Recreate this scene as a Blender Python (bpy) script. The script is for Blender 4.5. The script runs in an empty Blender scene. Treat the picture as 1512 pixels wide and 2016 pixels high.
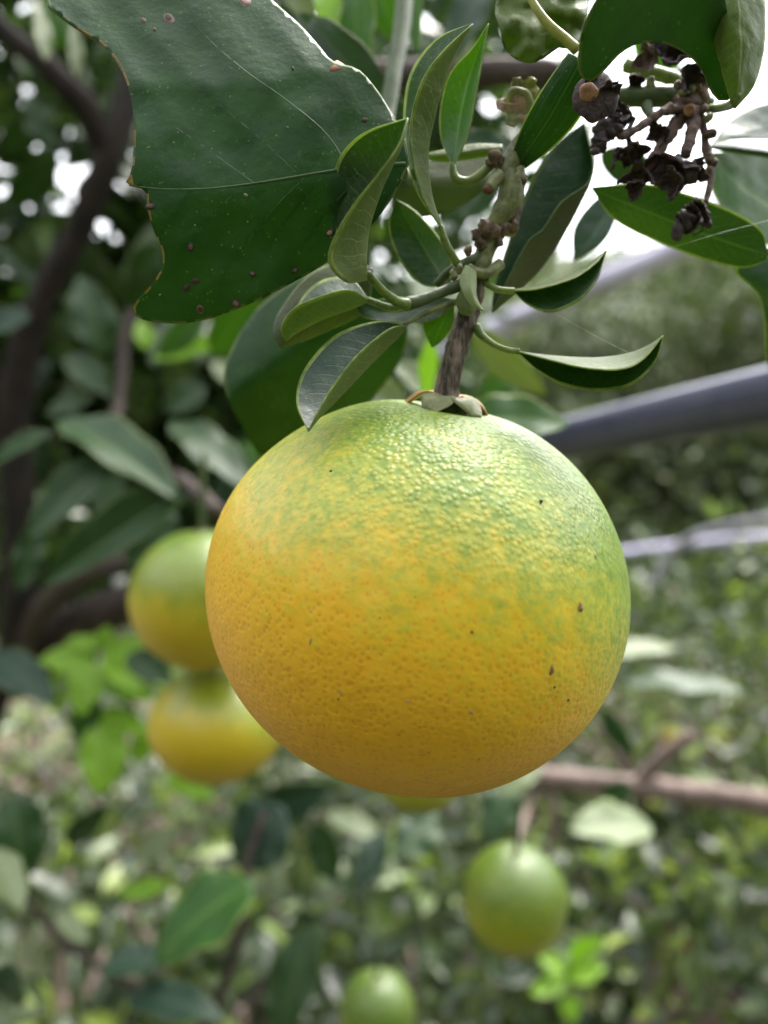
import bpy, math, random
import numpy as np
from mathutils import Vector, Matrix, noise as mnoise
from mathutils.geometry import delaunay_2d_cdt

# ------------------------------------------------------------------ camera, sky, sun, exposure
SC = bpy.context.scene
H = 1.45                      # camera height above the orchard floor (m)
FP = 1516.0                   # focal length in photo pixels (1512 px wide)
cam_d = bpy.data.cameras.new("camera")
cam = bpy.data.objects.new("camera", cam_d)
SC.collection.objects.link(cam)
cam.location = (0, 0, H)
cam.rotation_euler = (math.radians(90), 0, 0)
cam_d.sensor_fit = 'HORIZONTAL'
cam_d.sensor_width = 36.0
cam_d.lens = 36.0 * FP / 1512.0
cam_d.clip_start = 0.01
cam_d.clip_end = 500
cam_d.dof.use_dof = True
cam_d.dof.focus_distance = 0.128
cam_d.dof.aperture_fstop = 11.5
cam_d.dof.aperture_blades = 0
SC.camera = cam

SUN_EL, SUN_AZ = math.radians(63), math.radians(40)   # azimuth from +Y towards +X
world = bpy.data.worlds.new("World")
SC.world = world
world.use_nodes = True
wn = world.node_tree.nodes
wl = world.node_tree.links
wn.clear()
sky = wn.new('ShaderNodeTexSky')
sky.sky_type = 'NISHITA'
sky.sun_disc = False
sky.sun_elevation = SUN_EL
sky.sun_rotation = SUN_AZ
sky.air_density = 1.0
sky.dust_density = 1.5
sky.ozone_density = 1.0
hs = wn.new('ShaderNodeHueSaturation')
hs.inputs['Saturation'].default_value = 0.12      # thin white cloud
bg = wn.new('ShaderNodeBackground')
bg.inputs['Strength'].default_value = 0.15
wo = wn.new('ShaderNodeOutputWorld')
wl.new(sky.outputs[0], hs.inputs['Color'])
wl.new(hs.outputs[0], bg.inputs['Color'])
wl.new(bg.outputs[0], wo.inputs['Surface'])

sun_d = bpy.data.lights.new("sun", 'SUN')
sun_d.energy = 1.5
sun_d.angle = math.radians(22)
sun_d.color = (1.0, 0.95, 0.88)
sun = bpy.data.objects.new("sun", sun_d)
SC.collection.objects.link(sun)
to_sun = Vector((math.sin(SUN_AZ) * math.cos(SUN_EL), math.cos(SUN_AZ) * math.cos(SUN_EL), math.sin(SUN_EL)))
sun.rotation_euler = to_sun.to_track_quat('Z', 'Y').to_euler()

SC.view_settings.view_transform = 'Standard'
SC.view_settings.look = 'None'
SC.view_settings.exposure = 2.38
SC.view_settings.gamma = 1.0
SC.view_settings.use_curve_mapping = False
SC.render.engine = 'CYCLES'
SC.cycles.use_denoising = True
SC.cycles.max_bounces = 8
SC.cycles.diffuse_bounces = 4
SC.cycles.glossy_bounces = 3
SC.cycles.transmission_bounces = 6
SC.cycles.sample_clamp_indirect = 6

# ------------------------------------------------------------------ helpers
rng = np.random.default_rng(7)
random.seed(7)
COL = SC.collection


def W(px, py, d):
    """A point seen at a photo pixel, d metres in front of the camera."""
    return Vector(((px - 756.0) / FP * d, d, H + (1008.0 - py) / FP * d))


def PX(d):
    """Metres that one photo pixel spans at d metres."""
    return d / FP


def mesh(name, V, F, mats, midx=None, uv=None, smooth=True, fattr=None):
    m = bpy.data.meshes.new(name)
    m.from_pydata([tuple(v) for v in V], [], F)
    for mt in (mats if isinstance(mats, (list, tuple)) else [mats]):
        m.materials.append(mt)
    if midx is not None:
        m.polygons.foreach_set('material_index', np.asarray(midx, dtype=np.int32))
    m.polygons.foreach_set('use_smooth', np.full(len(m.polygons), smooth))
    if uv is not None:
        lay = m.uv_layers.new(name='UVMap')
        idx = np.empty(len(m.loops), dtype=np.int32)
        m.loops.foreach_get('vertex_index', idx)
        lay.data.foreach_set('uv', np.asarray(uv, dtype=np.float32)[idx].ravel())
    if fattr is not None:
        for k, arr in fattr.items():
            a = m.attributes.new(k, 'FLOAT', 'FACE')
            a.data.foreach_set('value', np.asarray(arr, dtype=np.float32))
    m.update()
    return m


def obj(name, data, parent=None, loc=None):
    o = bpy.data.objects.new(name, data)
    COL.objects.link(o)
    if parent is not None:
        o.parent = parent
    if loc is not None:
        o.location = loc
    return o


def tag(o, label, cat, group=None, kind=None):
    o['label'] = label
    o['category'] = cat
    if group:
        o['group'] = group
    if kind:
        o['kind'] = kind
    return o


def thing(name, loc, label, cat, group=None):
    o = bpy.data.objects.new(name, None)
    COL.objects.link(o)
    o.location = loc
    o.empty_display_size = 0.02
    return tag(o, label, cat, group)


def rel(V, origin):
    o = np.array(origin, dtype=float)
    return [np.array(v, dtype=float) - o for v in V]


def part(name, V, F, mats, parent, midx=None, uv=None, smooth=True, label=None, fattr=None):
    """A mesh given in world coordinates as a child of an Empty (or of a part with the same origin)."""
    base = parent.location if parent.parent is None else parent.parent.location
    o = obj(name, mesh(name, rel(V, base), F, mats, midx, uv, smooth, fattr), parent)
    if label:
        o['label'] = label
    return o


def catmull(pts, n):
    """Resample a polyline (k-dim) with a centripetal-like spline to n+1 points, even in arc length."""
    P = np.array(pts, dtype=float)
    if len(P) == 2:
        t = np.linspace(0, 1, n + 1)[:, None]
        return P[0] * (1 - t) + P[1] * t
    ext = np.vstack([2 * P[0] - P[1], P, 2 * P[-1] - P[-2]])
    out = []
    for i in range(1, len(ext) - 2):
        p0, p1, p2, p3 = ext[i - 1], ext[i], ext[i + 1], ext[i + 2]
        for t in np.linspace(0, 1, 14, endpoint=False):
            out.append(0.5 * ((2 * p1) + (-p0 + p2) * t + (2 * p0 - 5 * p1 + 4 * p2 - p3) * t * t
                              + (-p0 + 3 * p1 - 3 * p2 + p3) * t ** 3))
    out.append(P[-1])
    out = np.array(out)
    s = np.concatenate([[0], np.cumsum(np.linalg.norm(np.diff(out, axis=0), axis=1))])
    tt = np.linspace(0, s[-1], n + 1)
    return np.stack([np.interp(tt, s, out[:, k]) for k in range(out.shape[1])], axis=1)


def wpts(pts):
    return [tuple(W(*p[:3])) for p in pts]


def tube_geo(path, radii, seg=10, rough=0.0, freq=400.0, cap=True, flat=1.0, seed=0.0):
    """Tapered tube along world points; rough = relative radius noise."""
    P = np.array(path, dtype=float)
    n = len(P)
    R = np.interp(np.linspace(0, 1, n), np.linspace(0, 1, len(radii)), radii)
    T = np.gradient(P, axis=0)
    T /= np.linalg.norm(T, axis=1)[:, None] + 1e-12
    up = np.array([0.0, 0.0, 1.0]) if abs(T[0][2]) < 0.9 else np.array([1.0, 0.0, 0.0])
    N = np.cross(T[0], up)
    N /= np.linalg.norm(N)
    V, F, UV = [], [], []
    for i in range(n):
        N = N - T[i] * np.dot(N, T[i])
        N /= np.linalg.norm(N) + 1e-12
        B = np.cross(T[i], N)
        for j in range(seg):
            a = 2 * math.pi * j / seg
            d = N * math.cos(a) + B * math.sin(a) * flat
            r = R[i]
            if rough:
                q = Vector(P[i] + d * r) * freq + Vector((seed, seed * 1.7, 0))
                r *= 1 + rough * mnoise.noise(q) + 0.5 * rough * mnoise.noise(q * 2.3)
            V.append(P[i] + d * r)
            UV.append((i / (n - 1), j / seg))
    for i in range(n - 1):
        for j in range(seg):
            k = (j + 1) % seg
            F.append((i * seg + j, i * seg + k, (i + 1) * seg + k, (i + 1) * seg + j))
    if cap:
        V.append(P[0] - T[0] * R[0] * 0.35); UV.append((0, 0))
        c0 = len(V) - 1
        V.append(P[-1] + T[-1] * R[-1] * 0.35); UV.append((1, 0))
        c1 = len(V) - 1
        for j in range(seg):
            k = (j + 1) % seg
            F.append((c0, k, j))
            F.append((c1, (n - 1) * seg + j, (n - 1) * seg + k))
    return V, F, UV


def ptube(name, pts, radii, mat, parent, n=24, seg=10, rough=0.0, freq=400.0, flat=1.0, label=None, seed=0.0):
    """Tube part through photo points (px,py,d); radii in metres."""
    path = catmull(wpts(pts), n)
    V, F, UV = tube_geo(path, radii, seg, rough, freq, True, flat, seed)
    return part(name, V, F, mat, parent, uv=UV, label=label)


# ------------------------------------------------------------------ materials
def nmat(name):
    m = bpy.data.materials.new(name)
    m.use_nodes = True
    nt = m.node_tree
    nt.nodes.clear()
    return m, nt, nt.nodes, nt.links


def N_(nt, t, **kw):
    n = nt.nodes.new(t)
    for k, v in kw.items():
        setattr(n, k, v)
    return n


def math_n(nt, op, a, b=None, c=None, clamp=False):
    n = nt.nodes.new('ShaderNodeMath')
    n.operation = op
    n.use_clamp = clamp
    for i, x in enumerate((a, b, c)):
        if x is None:
            continue
        if isinstance(x, (int, float)):
            n.inputs[i].default_value = x
        else:
            nt.links.new(x, n.inputs[i])
    return n.outputs[0]


def maprange(nt, x, a, b, c=0.0, d=1.0):
    n = nt.nodes.new('ShaderNodeMapRange')
    n.interpolation_type = 'SMOOTHSTEP'
    nt.links.new(x, n.inputs['Value'])
    n.inputs['From Min'].default_value = a
    n.inputs['From Max'].default_value = b
    n.inputs['To Min'].default_value = c
    n.inputs['To Max'].default_value = d
    return n.outputs['Result']


def mixc(nt, fac, a, b, mode='MIX'):
    n = nt.nodes.new('ShaderNodeMix')
    n.data_type = 'RGBA'
    n.blend_type = mode
    for sock, x in ((n.inputs['Factor'], fac), (n.inputs['A'], a), (n.inputs['B'], b)):
        if isinstance(x, (int, float)):
            sock.default_value = x
        elif isinstance(x, (tuple, list)):
            sock.default_value = (*x[:3], 1)
        else:
            nt.links.new(x, sock)
    return n.outputs['Result']


def noise_n(nt, vec, scale, detail=3, rough=0.55):
    n = nt.nodes.new('ShaderNodeTexNoise')
    n.inputs['Scale'].default_value = scale
    n.inputs['Detail'].default_value = detail
    n.inputs['Roughness'].default_value = rough
    if vec is not None:
        nt.links.new(vec, n.inputs['Vector'])
    return n.outputs['Fac']


def vor_n(nt, vec, scale, rnd=1.0):
    n = nt.nodes.new('ShaderNodeTexVoronoi')
    n.inputs['Scale'].default_value = scale
    n.inputs['Randomness'].default_value = rnd
    if vec is not None:
        nt.links.new(vec, n.inputs['Vector'])
    return n


def ramp_n(nt, x, stops):
    n = nt.nodes.new('ShaderNodeValToRGB')
    el = n.color_ramp.elements
    while len(el) < len(stops):
        el.new(0.5)
    for e, (p, c) in zip(el, stops):
        e.position = p
        e.color = (*c, 1)
    nt.links.new(x, n.inputs['Fac'])
    return n.outputs['Color']


def bump_n(nt, h, strength, dist):
    n = nt.nodes.new('ShaderNodeBump')
    n.inputs['Strength'].default_value = strength
    n.inputs['Distance'].default_value = dist
    nt.links.new(h, n.inputs['Height'])
    return n.outputs['Normal']


def finish(nt, color, rough=0.5, normal=None, transl=0.0, tcol=None, spec=0.5, sss=0.0, coat=0.0):
    p = nt.nodes.new('ShaderNodeBsdfPrincipled')
    if isinstance(color, (tuple, list)):
        p.inputs['Base Color'].default_value = (*color[:3], 1)
    else:
        nt.links.new(color, p.inputs['Base Color'])
    if isinstance(rough, (int, float)):
        p.inputs['Roughness'].default_value = rough
    else:
        nt.links.new(rough, p.inputs['Roughness'])
    p.inputs['Specular IOR Level'].default_value = spec
    if sss:
        p.inputs['Subsurface Weight'].default_value = sss
        p.inputs['Subsurface Radius'].default_value = (1.0, 0.6, 0.15)
        p.inputs['Subsurface Scale'].default_value = 0.0025
    if coat:
        p.inputs['Coat Weight'].default_value = coat
        p.inputs['Coat Roughness'].default_value = 0.34
    if normal is not None:
        nt.links.new(normal, p.inputs['Normal'])
    out = nt.nodes.new('ShaderNodeOutputMaterial')
    if transl:
        t = nt.nodes.new('ShaderNodeBsdfTranslucent')
        if isinstance(tcol, (tuple, list)):
            t.inputs['Color'].default_value = (*tcol[:3], 1)
        else:
            nt.links.new(tcol, t.inputs['Color'])
        mx = nt.nodes.new('ShaderNodeMixShader')
        mx.inputs[0].default_value = transl
        nt.links.new(p.outputs[0], mx.inputs[1])
        nt.links.new(t.outputs[0], mx.inputs[2])
        nt.links.new(mx.outputs[0], out.inputs['Surface'])
    else:
        nt.links.new(p.outputs[0], out.inputs['Surface'])
    return p


def leaf_mat(name, c1, c2, vein, rough=0.42, transl=0.25, tcol=(0.25, 0.42, 0.03), dots=True, veins=14.0, bump=0.25, dotcol=(0.16, 0.22, 0.05), spec=0.5, netk=0.16):
    """Blade of a leaf: mottled green, pale midrib and side veins (from UV), oil-gland dots."""
    m, nt, nd, lk = nmat(name)
    tc = N_(nt, 'ShaderNodeTexCoord')
    uv = N_(nt, 'ShaderNodeSeparateXYZ')
    lk.new(tc.outputs['UV'], uv.inputs[0])
    u, v = uv.outputs[0], uv.outputs[1]
    av = math_n(nt, 'ABSOLUTE', math_n(nt, 'SUBTRACT', v, 0.5))          # 0 at the midrib, .5 at the margin
    wob = math_n(nt, 'MULTIPLY', noise_n(nt, tc.outputs['Object'], 180, 2), 0.9)
    ph = math_n(nt, 'ADD', math_n(nt, 'SUBTRACT', math_n(nt, 'MULTIPLY', u, veins), math_n(nt, 'MULTIPLY', av, 5.0)), wob)
    tri = math_n(nt, 'PINGPONG', ph, 0.5)
    side = maprange(nt, tri, 0.0, 0.07, 1.0, 0.0)
    side = math_n(nt, 'MULTIPLY', side, maprange(nt, av, 0.3, 0.46, 0.55, 0.0))
    mid = maprange(nt, av, 0.012, 0.03, 1.0, 0.0)
    vn = math_n(nt, 'MAXIMUM', mid, side)
    n1 = noise_n(nt, tc.outputs['Object'], 130, 4)
    col = mixc(nt, maprange(nt, n1, 0.3, 0.7), c1, c2)
    col = mixc(nt, math_n(nt, 'MULTIPLY', vn, 0.75), col, vein)
    col = mixc(nt, maprange(nt, noise_n(nt, tc.outputs['Object'], 420, 2), 0.66, 0.74, 0.0, 0.35), col, vein)
    ve = vor_n(nt, tc.outputs['Object'], 800)
    ve.feature = 'DISTANCE_TO_EDGE'
    net = maprange(nt, ve.outputs['Distance'], 0.0, 0.09, 1.0, 0.0)
    col = mixc(nt, math_n(nt, 'MULTIPLY', net, netk), col, vein)
    h = math_n(nt, 'SUBTRACT', math_n(nt, 'MULTIPLY', vn, -0.6), math_n(nt, 'MULTIPLY', net, netk * 1.2))
    if dots:
        vo = vor_n(nt, tc.outputs['Object'], 850)
        dt = maprange(nt, vo.outputs['Distance'], 0.10, 0.20, 1.0, 0.0)
        sel = maprange(nt, noise_n(nt, tc.outputs['Object'], 300, 1), 0.45, 0.6)
        col = mixc(nt, math_n(nt, 'MULTIPLY', math_n(nt, 'MULTIPLY', dt, sel), 0.55), col, dotcol)
    h = math_n(nt, 'ADD', h, math_n(nt, 'MULTIPLY', noise_n(nt, tc.outputs['Object'], 700, 3), 0.8))
    h = math_n(nt, 'ADD', h, math_n(nt, 'MULTIPLY', noise_n(nt, tc.outputs['Object'], 190, 3), 1.6))
    rg = maprange(nt, noise_n(nt, tc.outputs['Object'], 260, 3), 0.2, 0.8, rough - 0.08, rough + 0.1)
    tc2 = mixc(nt, math_n(nt, 'MULTIPLY', vn, 0.5), tcol, tuple(x * 1.25 for x in tcol))
    finish(nt, col, rg, bump_n(nt, h, bump, 0.0004), transl, tc2, spec)
    return m


def plain_mat(name, c1, c2, scale=300.0, rough=0.6, bump=0.4, bdist=0.0005, transl=0.0, tcol=(0.3, 0.4, 0.05), stretch=None, spec=0.4, lo=0.3, hi=0.7):
    m, nt, nd, lk = nmat(name)
    tc = N_(nt, 'ShaderNodeTexCoord')
    vec = tc.outputs['Object']
    if stretch:
        mp = N_(nt, 'ShaderNodeMapping')
        mp.inputs['Scale'].default_value = stretch
        lk.new(vec, mp.inputs['Vector'])
        vec = mp.outputs[0]
    n1 = noise_n(nt, vec, scale, 5, 0.6)
    n2 = noise_n(nt, vec, scale * 3.7, 4, 0.6)
    f = math_n(nt, 'ADD', math_n(nt, 'MULTIPLY', n1, 0.65), math_n(nt, 'MULTIPLY', n2, 0.35))
    col = mixc(nt, maprange(nt, f, lo, hi), c1, c2)
    finish(nt, col, rough, bump_n(nt, f, bump, bdist), transl, tcol, spec)
    return m


def mass_mat(name, stops, rough=0.42, transl=0.3, under=(0.13, 0.17, 0.06), tgain=2.6, objrand=False):
    """Leaves of bushes and far crowns: colour per leaf."""
    m, nt, nd, lk = nmat(name)
    if objrand:
        oi = N_(nt, 'ShaderNodeObjectInfo')
        r = oi.outputs['Random']
    else:
        at = N_(nt, 'ShaderNodeAttribute')
        at.attribute_name = 'rnd'
        r = at.outputs['Fac']
    col = ramp_n(nt, r, stops)
    ge = N_(nt, 'ShaderNodeNewGeometry')
    c = mixc(nt, math_n(nt, 'MULTIPLY', ge.outputs['Backfacing'], 0.65), col, under)
    tcol = mixc(nt, 1.0, col, (tgain, tgain * 1.0, tgain * 0.5), 'MULTIPLY')
    finish(nt, c, rough, None, transl, tcol)
    return m


DEEP = ((0.012, 0.040, 0.010), (0.022, 0.060, 0.014))
M_top = leaf_mat('leaf_upper_dark', (0.006, 0.030, 0.005), (0.012, 0.048, 0.008), (0.08, 0.14, 0.04), 0.36, 0.08, (0.18, 0.48, 0.02), spec=0.38)
M_big = leaf_mat('leaf_upper_old', (0.007, 0.037, 0.005), (0.016, 0.060, 0.009), (0.05, 0.10, 0.03), 0.43, 0.08, (0.10, 0.35, 0.01), veins=0.001, bump=0.35, spec=0.19, netk=0.035)
M_bright = leaf_mat('leaf_upper_young', (0.014, 0.060, 0.008), (0.026, 0.088, 0.011), (0.12, 0.22, 0.05), 0.38, 0.22, (0.22, 0.55, 0.03), spec=0.34)
M_blue = leaf_mat('leaf_upper_bluish', (0.010, 0.034, 0.020), (0.018, 0.050, 0.028), (0.08, 0.13, 0.07), 0.42, 0.10, (0.10, 0.30, 0.05), spec=0.38, netk=0.07)
M_under = leaf_mat('leaf_under_pale', (0.085, 0.125, 0.030), (0.135, 0.175, 0.050), (0.30, 0.36, 0.14), 0.55, 0.36, (0.55, 0.72, 0.16), dots=False, bump=0.5, spec=0.35)
M_underlite = leaf_mat('leaf_under_silvery', (0.23, 0.29, 0.13), (0.31, 0.37, 0.18), (0.22, 0.28, 0.12), 0.45, 0.3, (0.6, 0.72, 0.25), dots=False, bump=0.6)
M_underdk = leaf_mat('leaf_under_olive', (0.050, 0.066, 0.017), (0.075, 0.092, 0.027), (0.16, 0.19, 0.07), 0.5, 0.3, (0.45, 0.62, 0.10), dots=False, bump=0.4, spec=0.35)
M_rim = plain_mat('leaf_margin', (0.07, 0.12, 0.022), (0.26, 0.32, 0.085), 330, 0.45, 0.3, 0.0002, 0.3, (0.5, 0.65, 0.10), lo=0.36, hi=0.62)
M_rimold = plain_mat('leaf_margin_old', (0.035, 0.075, 0.020), (0.12, 0.15, 0.045), 300, 0.55, 0.3, 0.0002, 0.06, (0.25, 0.3, 0.05), spec=0.25)
M_bite = plain_mat('bitten_margin', (0.10, 0.055, 0.012), (0.26, 0.19, 0.035), 500, 0.6, 0.5, 0.0003, 0.2, (0.4, 0.3, 0.05))
M_vein = plain_mat('leaf_vein', (0.032, 0.080, 0.018), (0.058, 0.115, 0.030), 400, 0.45, 0.2, 0.0002)
M_midrib = plain_mat('midrib_yellow', (0.20, 0.22, 0.04), (0.30, 0.30, 0.07), 400, 0.45, 0.3, 0.0002)
M_petiole = plain_mat('petiole_green', (0.075, 0.125, 0.022), (0.16, 0.22, 0.048), 380, 0.42, 0.6, 0.0003, lo=0.38, hi=0.62)
M_twig = plain_mat('twig_green', (0.035, 0.060, 0.020), (0.085, 0.115, 0.042), 300, 0.5, 0.5, 0.0004)
M_twigpale = plain_mat('twig_pale_green', (0.065, 0.080, 0.028), (0.19, 0.21, 0.085), 300, 0.5, 0.8, 0.0005, lo=0.38, hi=0.62)
M_bark = plain_mat('stalk_bark', (0.026, 0.018, 0.014), (0.24, 0.18, 0.145), 520, 0.7, 1.0, 0.0006, stretch=(1, 1, 0.18), lo=0.38, hi=0.64)
M_knot = plain_mat('knot_bark', (0.030, 0.018, 0.014), (0.19, 0.13, 0.085), 500, 0.7, 1.0, 0.0006)
M_dry = plain_mat('withered_brown', (0.012, 0.007, 0.009), (0.080, 0.048, 0.050), 420, 0.72, 1.0, 0.0006)
M_drystalk = plain_mat('withered_stalk', (0.045, 0.027, 0.024), (0.17, 0.11, 0.09), 520, 0.75, 1.0, 0.0005)
M_dark = plain_mat('withered_black', (0.016, 0.010, 0.013), (0.060, 0.040, 0.044), 600, 0.6, 1.0, 0.0005)
M_cut = plain_mat('cut_wood', (0.16, 0.075, 0.035), (0.34, 0.19, 0.10), 600, 0.6, 0.5, 0.0003)
M_scar = plain_mat('rusty_scar', (0.045, 0.016, 0.010), (0.16, 0.060, 0.032), 350, 0.6, 0.6, 0.0003)
M_spot = plain_mat('leaf_spot_brown', (0.10, 0.055, 0.045), (0.20, 0.13, 0.105), 700, 0.7, 0.6, 0.0002)
M_spotdk = plain_mat('leaf_spot_dark', (0.030, 0.018, 0.012), (0.055, 0.032, 0.02), 700, 0.7, 0.6, 0.0002)
M_tear = plain_mat('leaf_tear_tan', (0.36, 0.15, 0.085), (0.52, 0.27, 0.17), 600, 0.7, 0.5, 0.0002)
M_sepal = plain_mat('calyx_pale', (0.15, 0.17, 0.07), (0.30, 0.31, 0.16), 380, 0.5, 0.4, 0.0003, 0.12, (0.4, 0.4, 0.1))
M_sepaltip = plain_mat('calyx_tan', (0.40, 0.21, 0.06), (0.52, 0.34, 0.12), 420, 0.5, 0.4, 0.0003, 0.15, (0.6, 0.4, 0.08))
M_pink = plain_mat('calyx_pink', (0.30, 0.18, 0.14), (0.48, 0.36, 0.30), 800, 0.7, 0.6, 0.0003)
M_trunk = plain_mat('tree_bark', (0.006, 0.0045, 0.004), (0.030, 0.020, 0.016), 60, 0.85, 1.0, 0.004, stretch=(1, 1, 0.4))
M_limb = plain_mat('limb_bark_grey', (0.10, 0.070, 0.060), (0.26, 0.19, 0.165), 70, 0.75, 1.0, 0.003)
M_limbdk = plain_mat('limb_bark_brown', (0.022, 0.016, 0.014), (0.085, 0.060, 0.052), 70, 0.75, 1.0, 0.003)
M_silk = plain_mat('spider_silk', (0.6, 0.6, 0.6), (0.7, 0.7, 0.7), 300, 0.3, 0.0, 0.0001)


RIPE = [(0.0, (0.74, 0.36, 0.004)), (0.26, (0.78, 0.44, 0.007)), (0.44, (0.63, 0.47, 0.012)),
        (0.60, (0.40, 0.41, 0.024)), (0.78, (0.185, 0.285, 0.016)), (1.0, (0.075, 0.165, 0.008))]
HALFRIPE = [(0.0, (0.54, 0.37, 0.008)), (0.40, (0.46, 0.37, 0.010)), (0.60, (0.21, 0.26, 0.010)), (1.0, (0.08, 0.15, 0.007))]
UNRIPE = [(0.0, (0.22, 0.25, 0.010)), (0.35, (0.26, 0.29, 0.012)), (0.6, (0.15, 0.21, 0.010)), (1.0, (0.07, 0.13, 0.008))]


def fruit_mat(name, shift=0.0, gloss=0.44, gland=960.0, R=0.04, fine=True, stops=None):
    """Citrus rind turning from green to orange; green lingers at the stalk end and on one flank."""
    m, nt, nd, lk = nmat(name)
    tc = N_(nt, 'ShaderNodeTexCoord')
    ob = tc.outputs['Object']
    s = N_(nt, 'ShaderNodeSeparateXYZ')
    lk.new(ob, s.inputs[0])
    zn = math_n(nt, 'DIVIDE', s.outputs[2], R)
    xn = math_n(nt, 'DIVIDE', s.outputs[0], R)
    lo = noise_n(nt, ob, 2.2 / R, 3, 0.5)
    md = noise_n(nt, ob, 9.0 / R, 4, 0.6)
    fi = noise_n(nt, ob, 24.0 / R, 3, 0.6)
    xp = math_n(nt, 'MAXIMUM', xn, 0.0)
    k = math_n(nt, 'ADD', math_n(nt, 'MULTIPLY', zn, 1.2), math_n(nt, 'MULTIPLY', xn, 0.16))
    k = math_n(nt, 'ADD', k, math_n(nt, 'MULTIPLY', math_n(nt, 'POWER', xp, 3.0), 0.75))
    k = math_n(nt, 'ADD', k, math_n(nt, 'MULTIPLY', math_n(nt, 'SUBTRACT', lo, 0.5), 0.45))
    k = math_n(nt, 'ADD', k, math_n(nt, 'MULTIPLY', math_n(nt, 'SUBTRACT', md, 0.5), 0.62))
    k = math_n(nt, 'ADD', k, math_n(nt, 'MULTIPLY', math_n(nt, 'SUBTRACT', fi, 0.5), 0.95))
    k = math_n(nt, 'ADD', k, shift)
    f = maprange(nt, k, -1.2, 1.35)
    col = ramp_n(nt, f, stops or RIPE)
    vo = vor_n(nt, ob, gland, 1.0)
    gd = vo.outputs['Distance']
    g = maprange(nt, gd, 0.12, 0.42, 1.0, 0.0)
    gcol = ramp_n(nt, f, [(0.0, (0.62, 0.24, 0.004)), (0.45, (0.64, 0.32, 0.008)), (0.68, (0.52, 0.42, 0.05)), (1.0, (0.36, 0.38, 0.05))])
    col = mixc(nt, math_n(nt, 'MULTIPLY', g, maprange(nt, f, 0.3, 0.8, 0.75, 0.42)), col, gcol)
    if fine:
        sp = vor_n(nt, ob, 175.0, 1.0)
        rs = N_(nt, 'ShaderNodeSeparateColor')
        lk.new(sp.outputs['Color'], rs.inputs[0])
        on = math_n(nt, 'GREATER_THAN', rs.outputs[0], 0.38)
        size = math_n(nt, 'MULTIPLY', rs.outputs[1], 0.055)
        d = math_n(nt, 'LESS_THAN', sp.outputs['Distance'], math_n(nt, 'ADD', size, 0.012))
        spc = mixc(nt, rs.outputs[2], (0.035, 0.016, 0.008), (0.20, 0.07, 0.02))
        col = mixc(nt, math_n(nt, 'MULTIPLY', math_n(nt, 'MULTIPLY', d, on), 0.85), col, spc)
    # glands stand proud on the shoulder, sink to shallow pits lower down
    up = maprange(nt, zn, -0.05, 0.9, -0.45, 1.0)
    h = math_n(nt, 'MULTIPLY', maprange(nt, gd, 0.0, 0.75, 1.0, 0.0), up)
    h = math_n(nt, 'ADD', h, math_n(nt, 'MULTIPLY', md, 1.1))
    h = math_n(nt, 'ADD', h, math_n(nt, 'MULTIPLY', noise_n(nt, ob, 4.5 / R, 2), 2.2))
    rub = math_n(nt, 'MULTIPLY', maprange(nt, noise_n(nt, ob, 5.0 / R, 5, 0.7), 0.63, 0.72), 0.35 if fine else 0.6)
    col = mixc(nt, rub, col, (0.34, 0.26, 0.07))
    rg = maprange(nt, fi, 0.3, 0.7, gloss - 0.04, gloss + 0.08)
    finish(nt, col, rg, bump_n(nt, h, 0.9, 0.00020), sss=0.05, spec=0.68, coat=0.12)
    return m


# ------------------------------------------------------------------ ground and far setting
def ground_geo():
    xs = np.concatenate([np.linspace(-160, -8, 14), np.linspace(-7, 7, 70), np.linspace(8, 160, 14)])
    ys = np.concatenate([np.linspace(-60, -3, 8), np.linspace(-2, 14, 80), np.linspace(15, 300, 16)])
    V, F = [], []
    for y in ys:
        for x in xs:
            z = 0.05 * mnoise.noise(Vector((x * 0.7, y * 0.7, 0))) + 0.02 * mnoise.noise(Vector((x * 3, y * 3, 5)))
            V.append((x, y, z))
    n = len(xs)
    for j in range(len(ys) - 1):
        for i in range(n - 1):
            F.append((j * n + i, j * n + i + 1, (j + 1) * n + i + 1, (j + 1) * n + i))
    return V, F


def soil_mat():
    m, nt, nd, lk = nmat('orchard_soil')
    tc = N_(nt, 'ShaderNodeTexCoord')
    a = noise_n(nt, tc.outputs['Object'], 1.6, 5, 0.6)
    b = noise_n(nt, tc.outputs['Object'], 22, 5, 0.7)
    c = mixc(nt, maprange(nt, b, 0.35, 0.65), (0.05, 0.038, 0.027), (0.17, 0.125, 0.09))
    c = mixc(nt, maprange(nt, a, 0.45, 0.58), c, (0.042, 0.068, 0.020))
    finish(nt, c, 0.9, bump_n(nt, b, 0.8, 0.03))
    return m


g_v, g_f = ground_geo()
g = obj('ground', mesh('ground', g_v, g_f, soil_mat()))
g['kind'] = 'structure'

hill_v, hill_f = [], []
HA, HR = 96, 18
for i in range(HR):                                   # seen slope ahead; unseen ring beside and behind added to block low sky
    t = i / (HR - 1)
    rad = 13.0 + 50.0 * t
    for j in range(HA):
        a = 2 * math.pi * j / HA
        x, y = rad * math.sin(a), rad * math.cos(a)
        k = min(t / 0.6, 1.0)
        front_left = math.exp(-((math.atan2(x, y) + 0.42) / 0.34) ** 2)
        hgt = 15.5 * (1 - 0.36 * front_left) + 2.2 * mnoise.noise(Vector((math.sin(a) * 3, math.cos(a) * 3, 1)))
        z = -0.3 + hgt * k * k * (3 - 2 * k) + 0.7 * k * mnoise.noise(Vector((x * 0.15, y * 0.15, 2)))
        hill_v.append((x, y, z))
for i in range(HR - 1):
    for j in range(HA):
        k = (j + 1) % HA
        hill_f.append((i * HA + j, i * HA + k, (i + 1) * HA + k, (i + 1) * HA + j))
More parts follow.
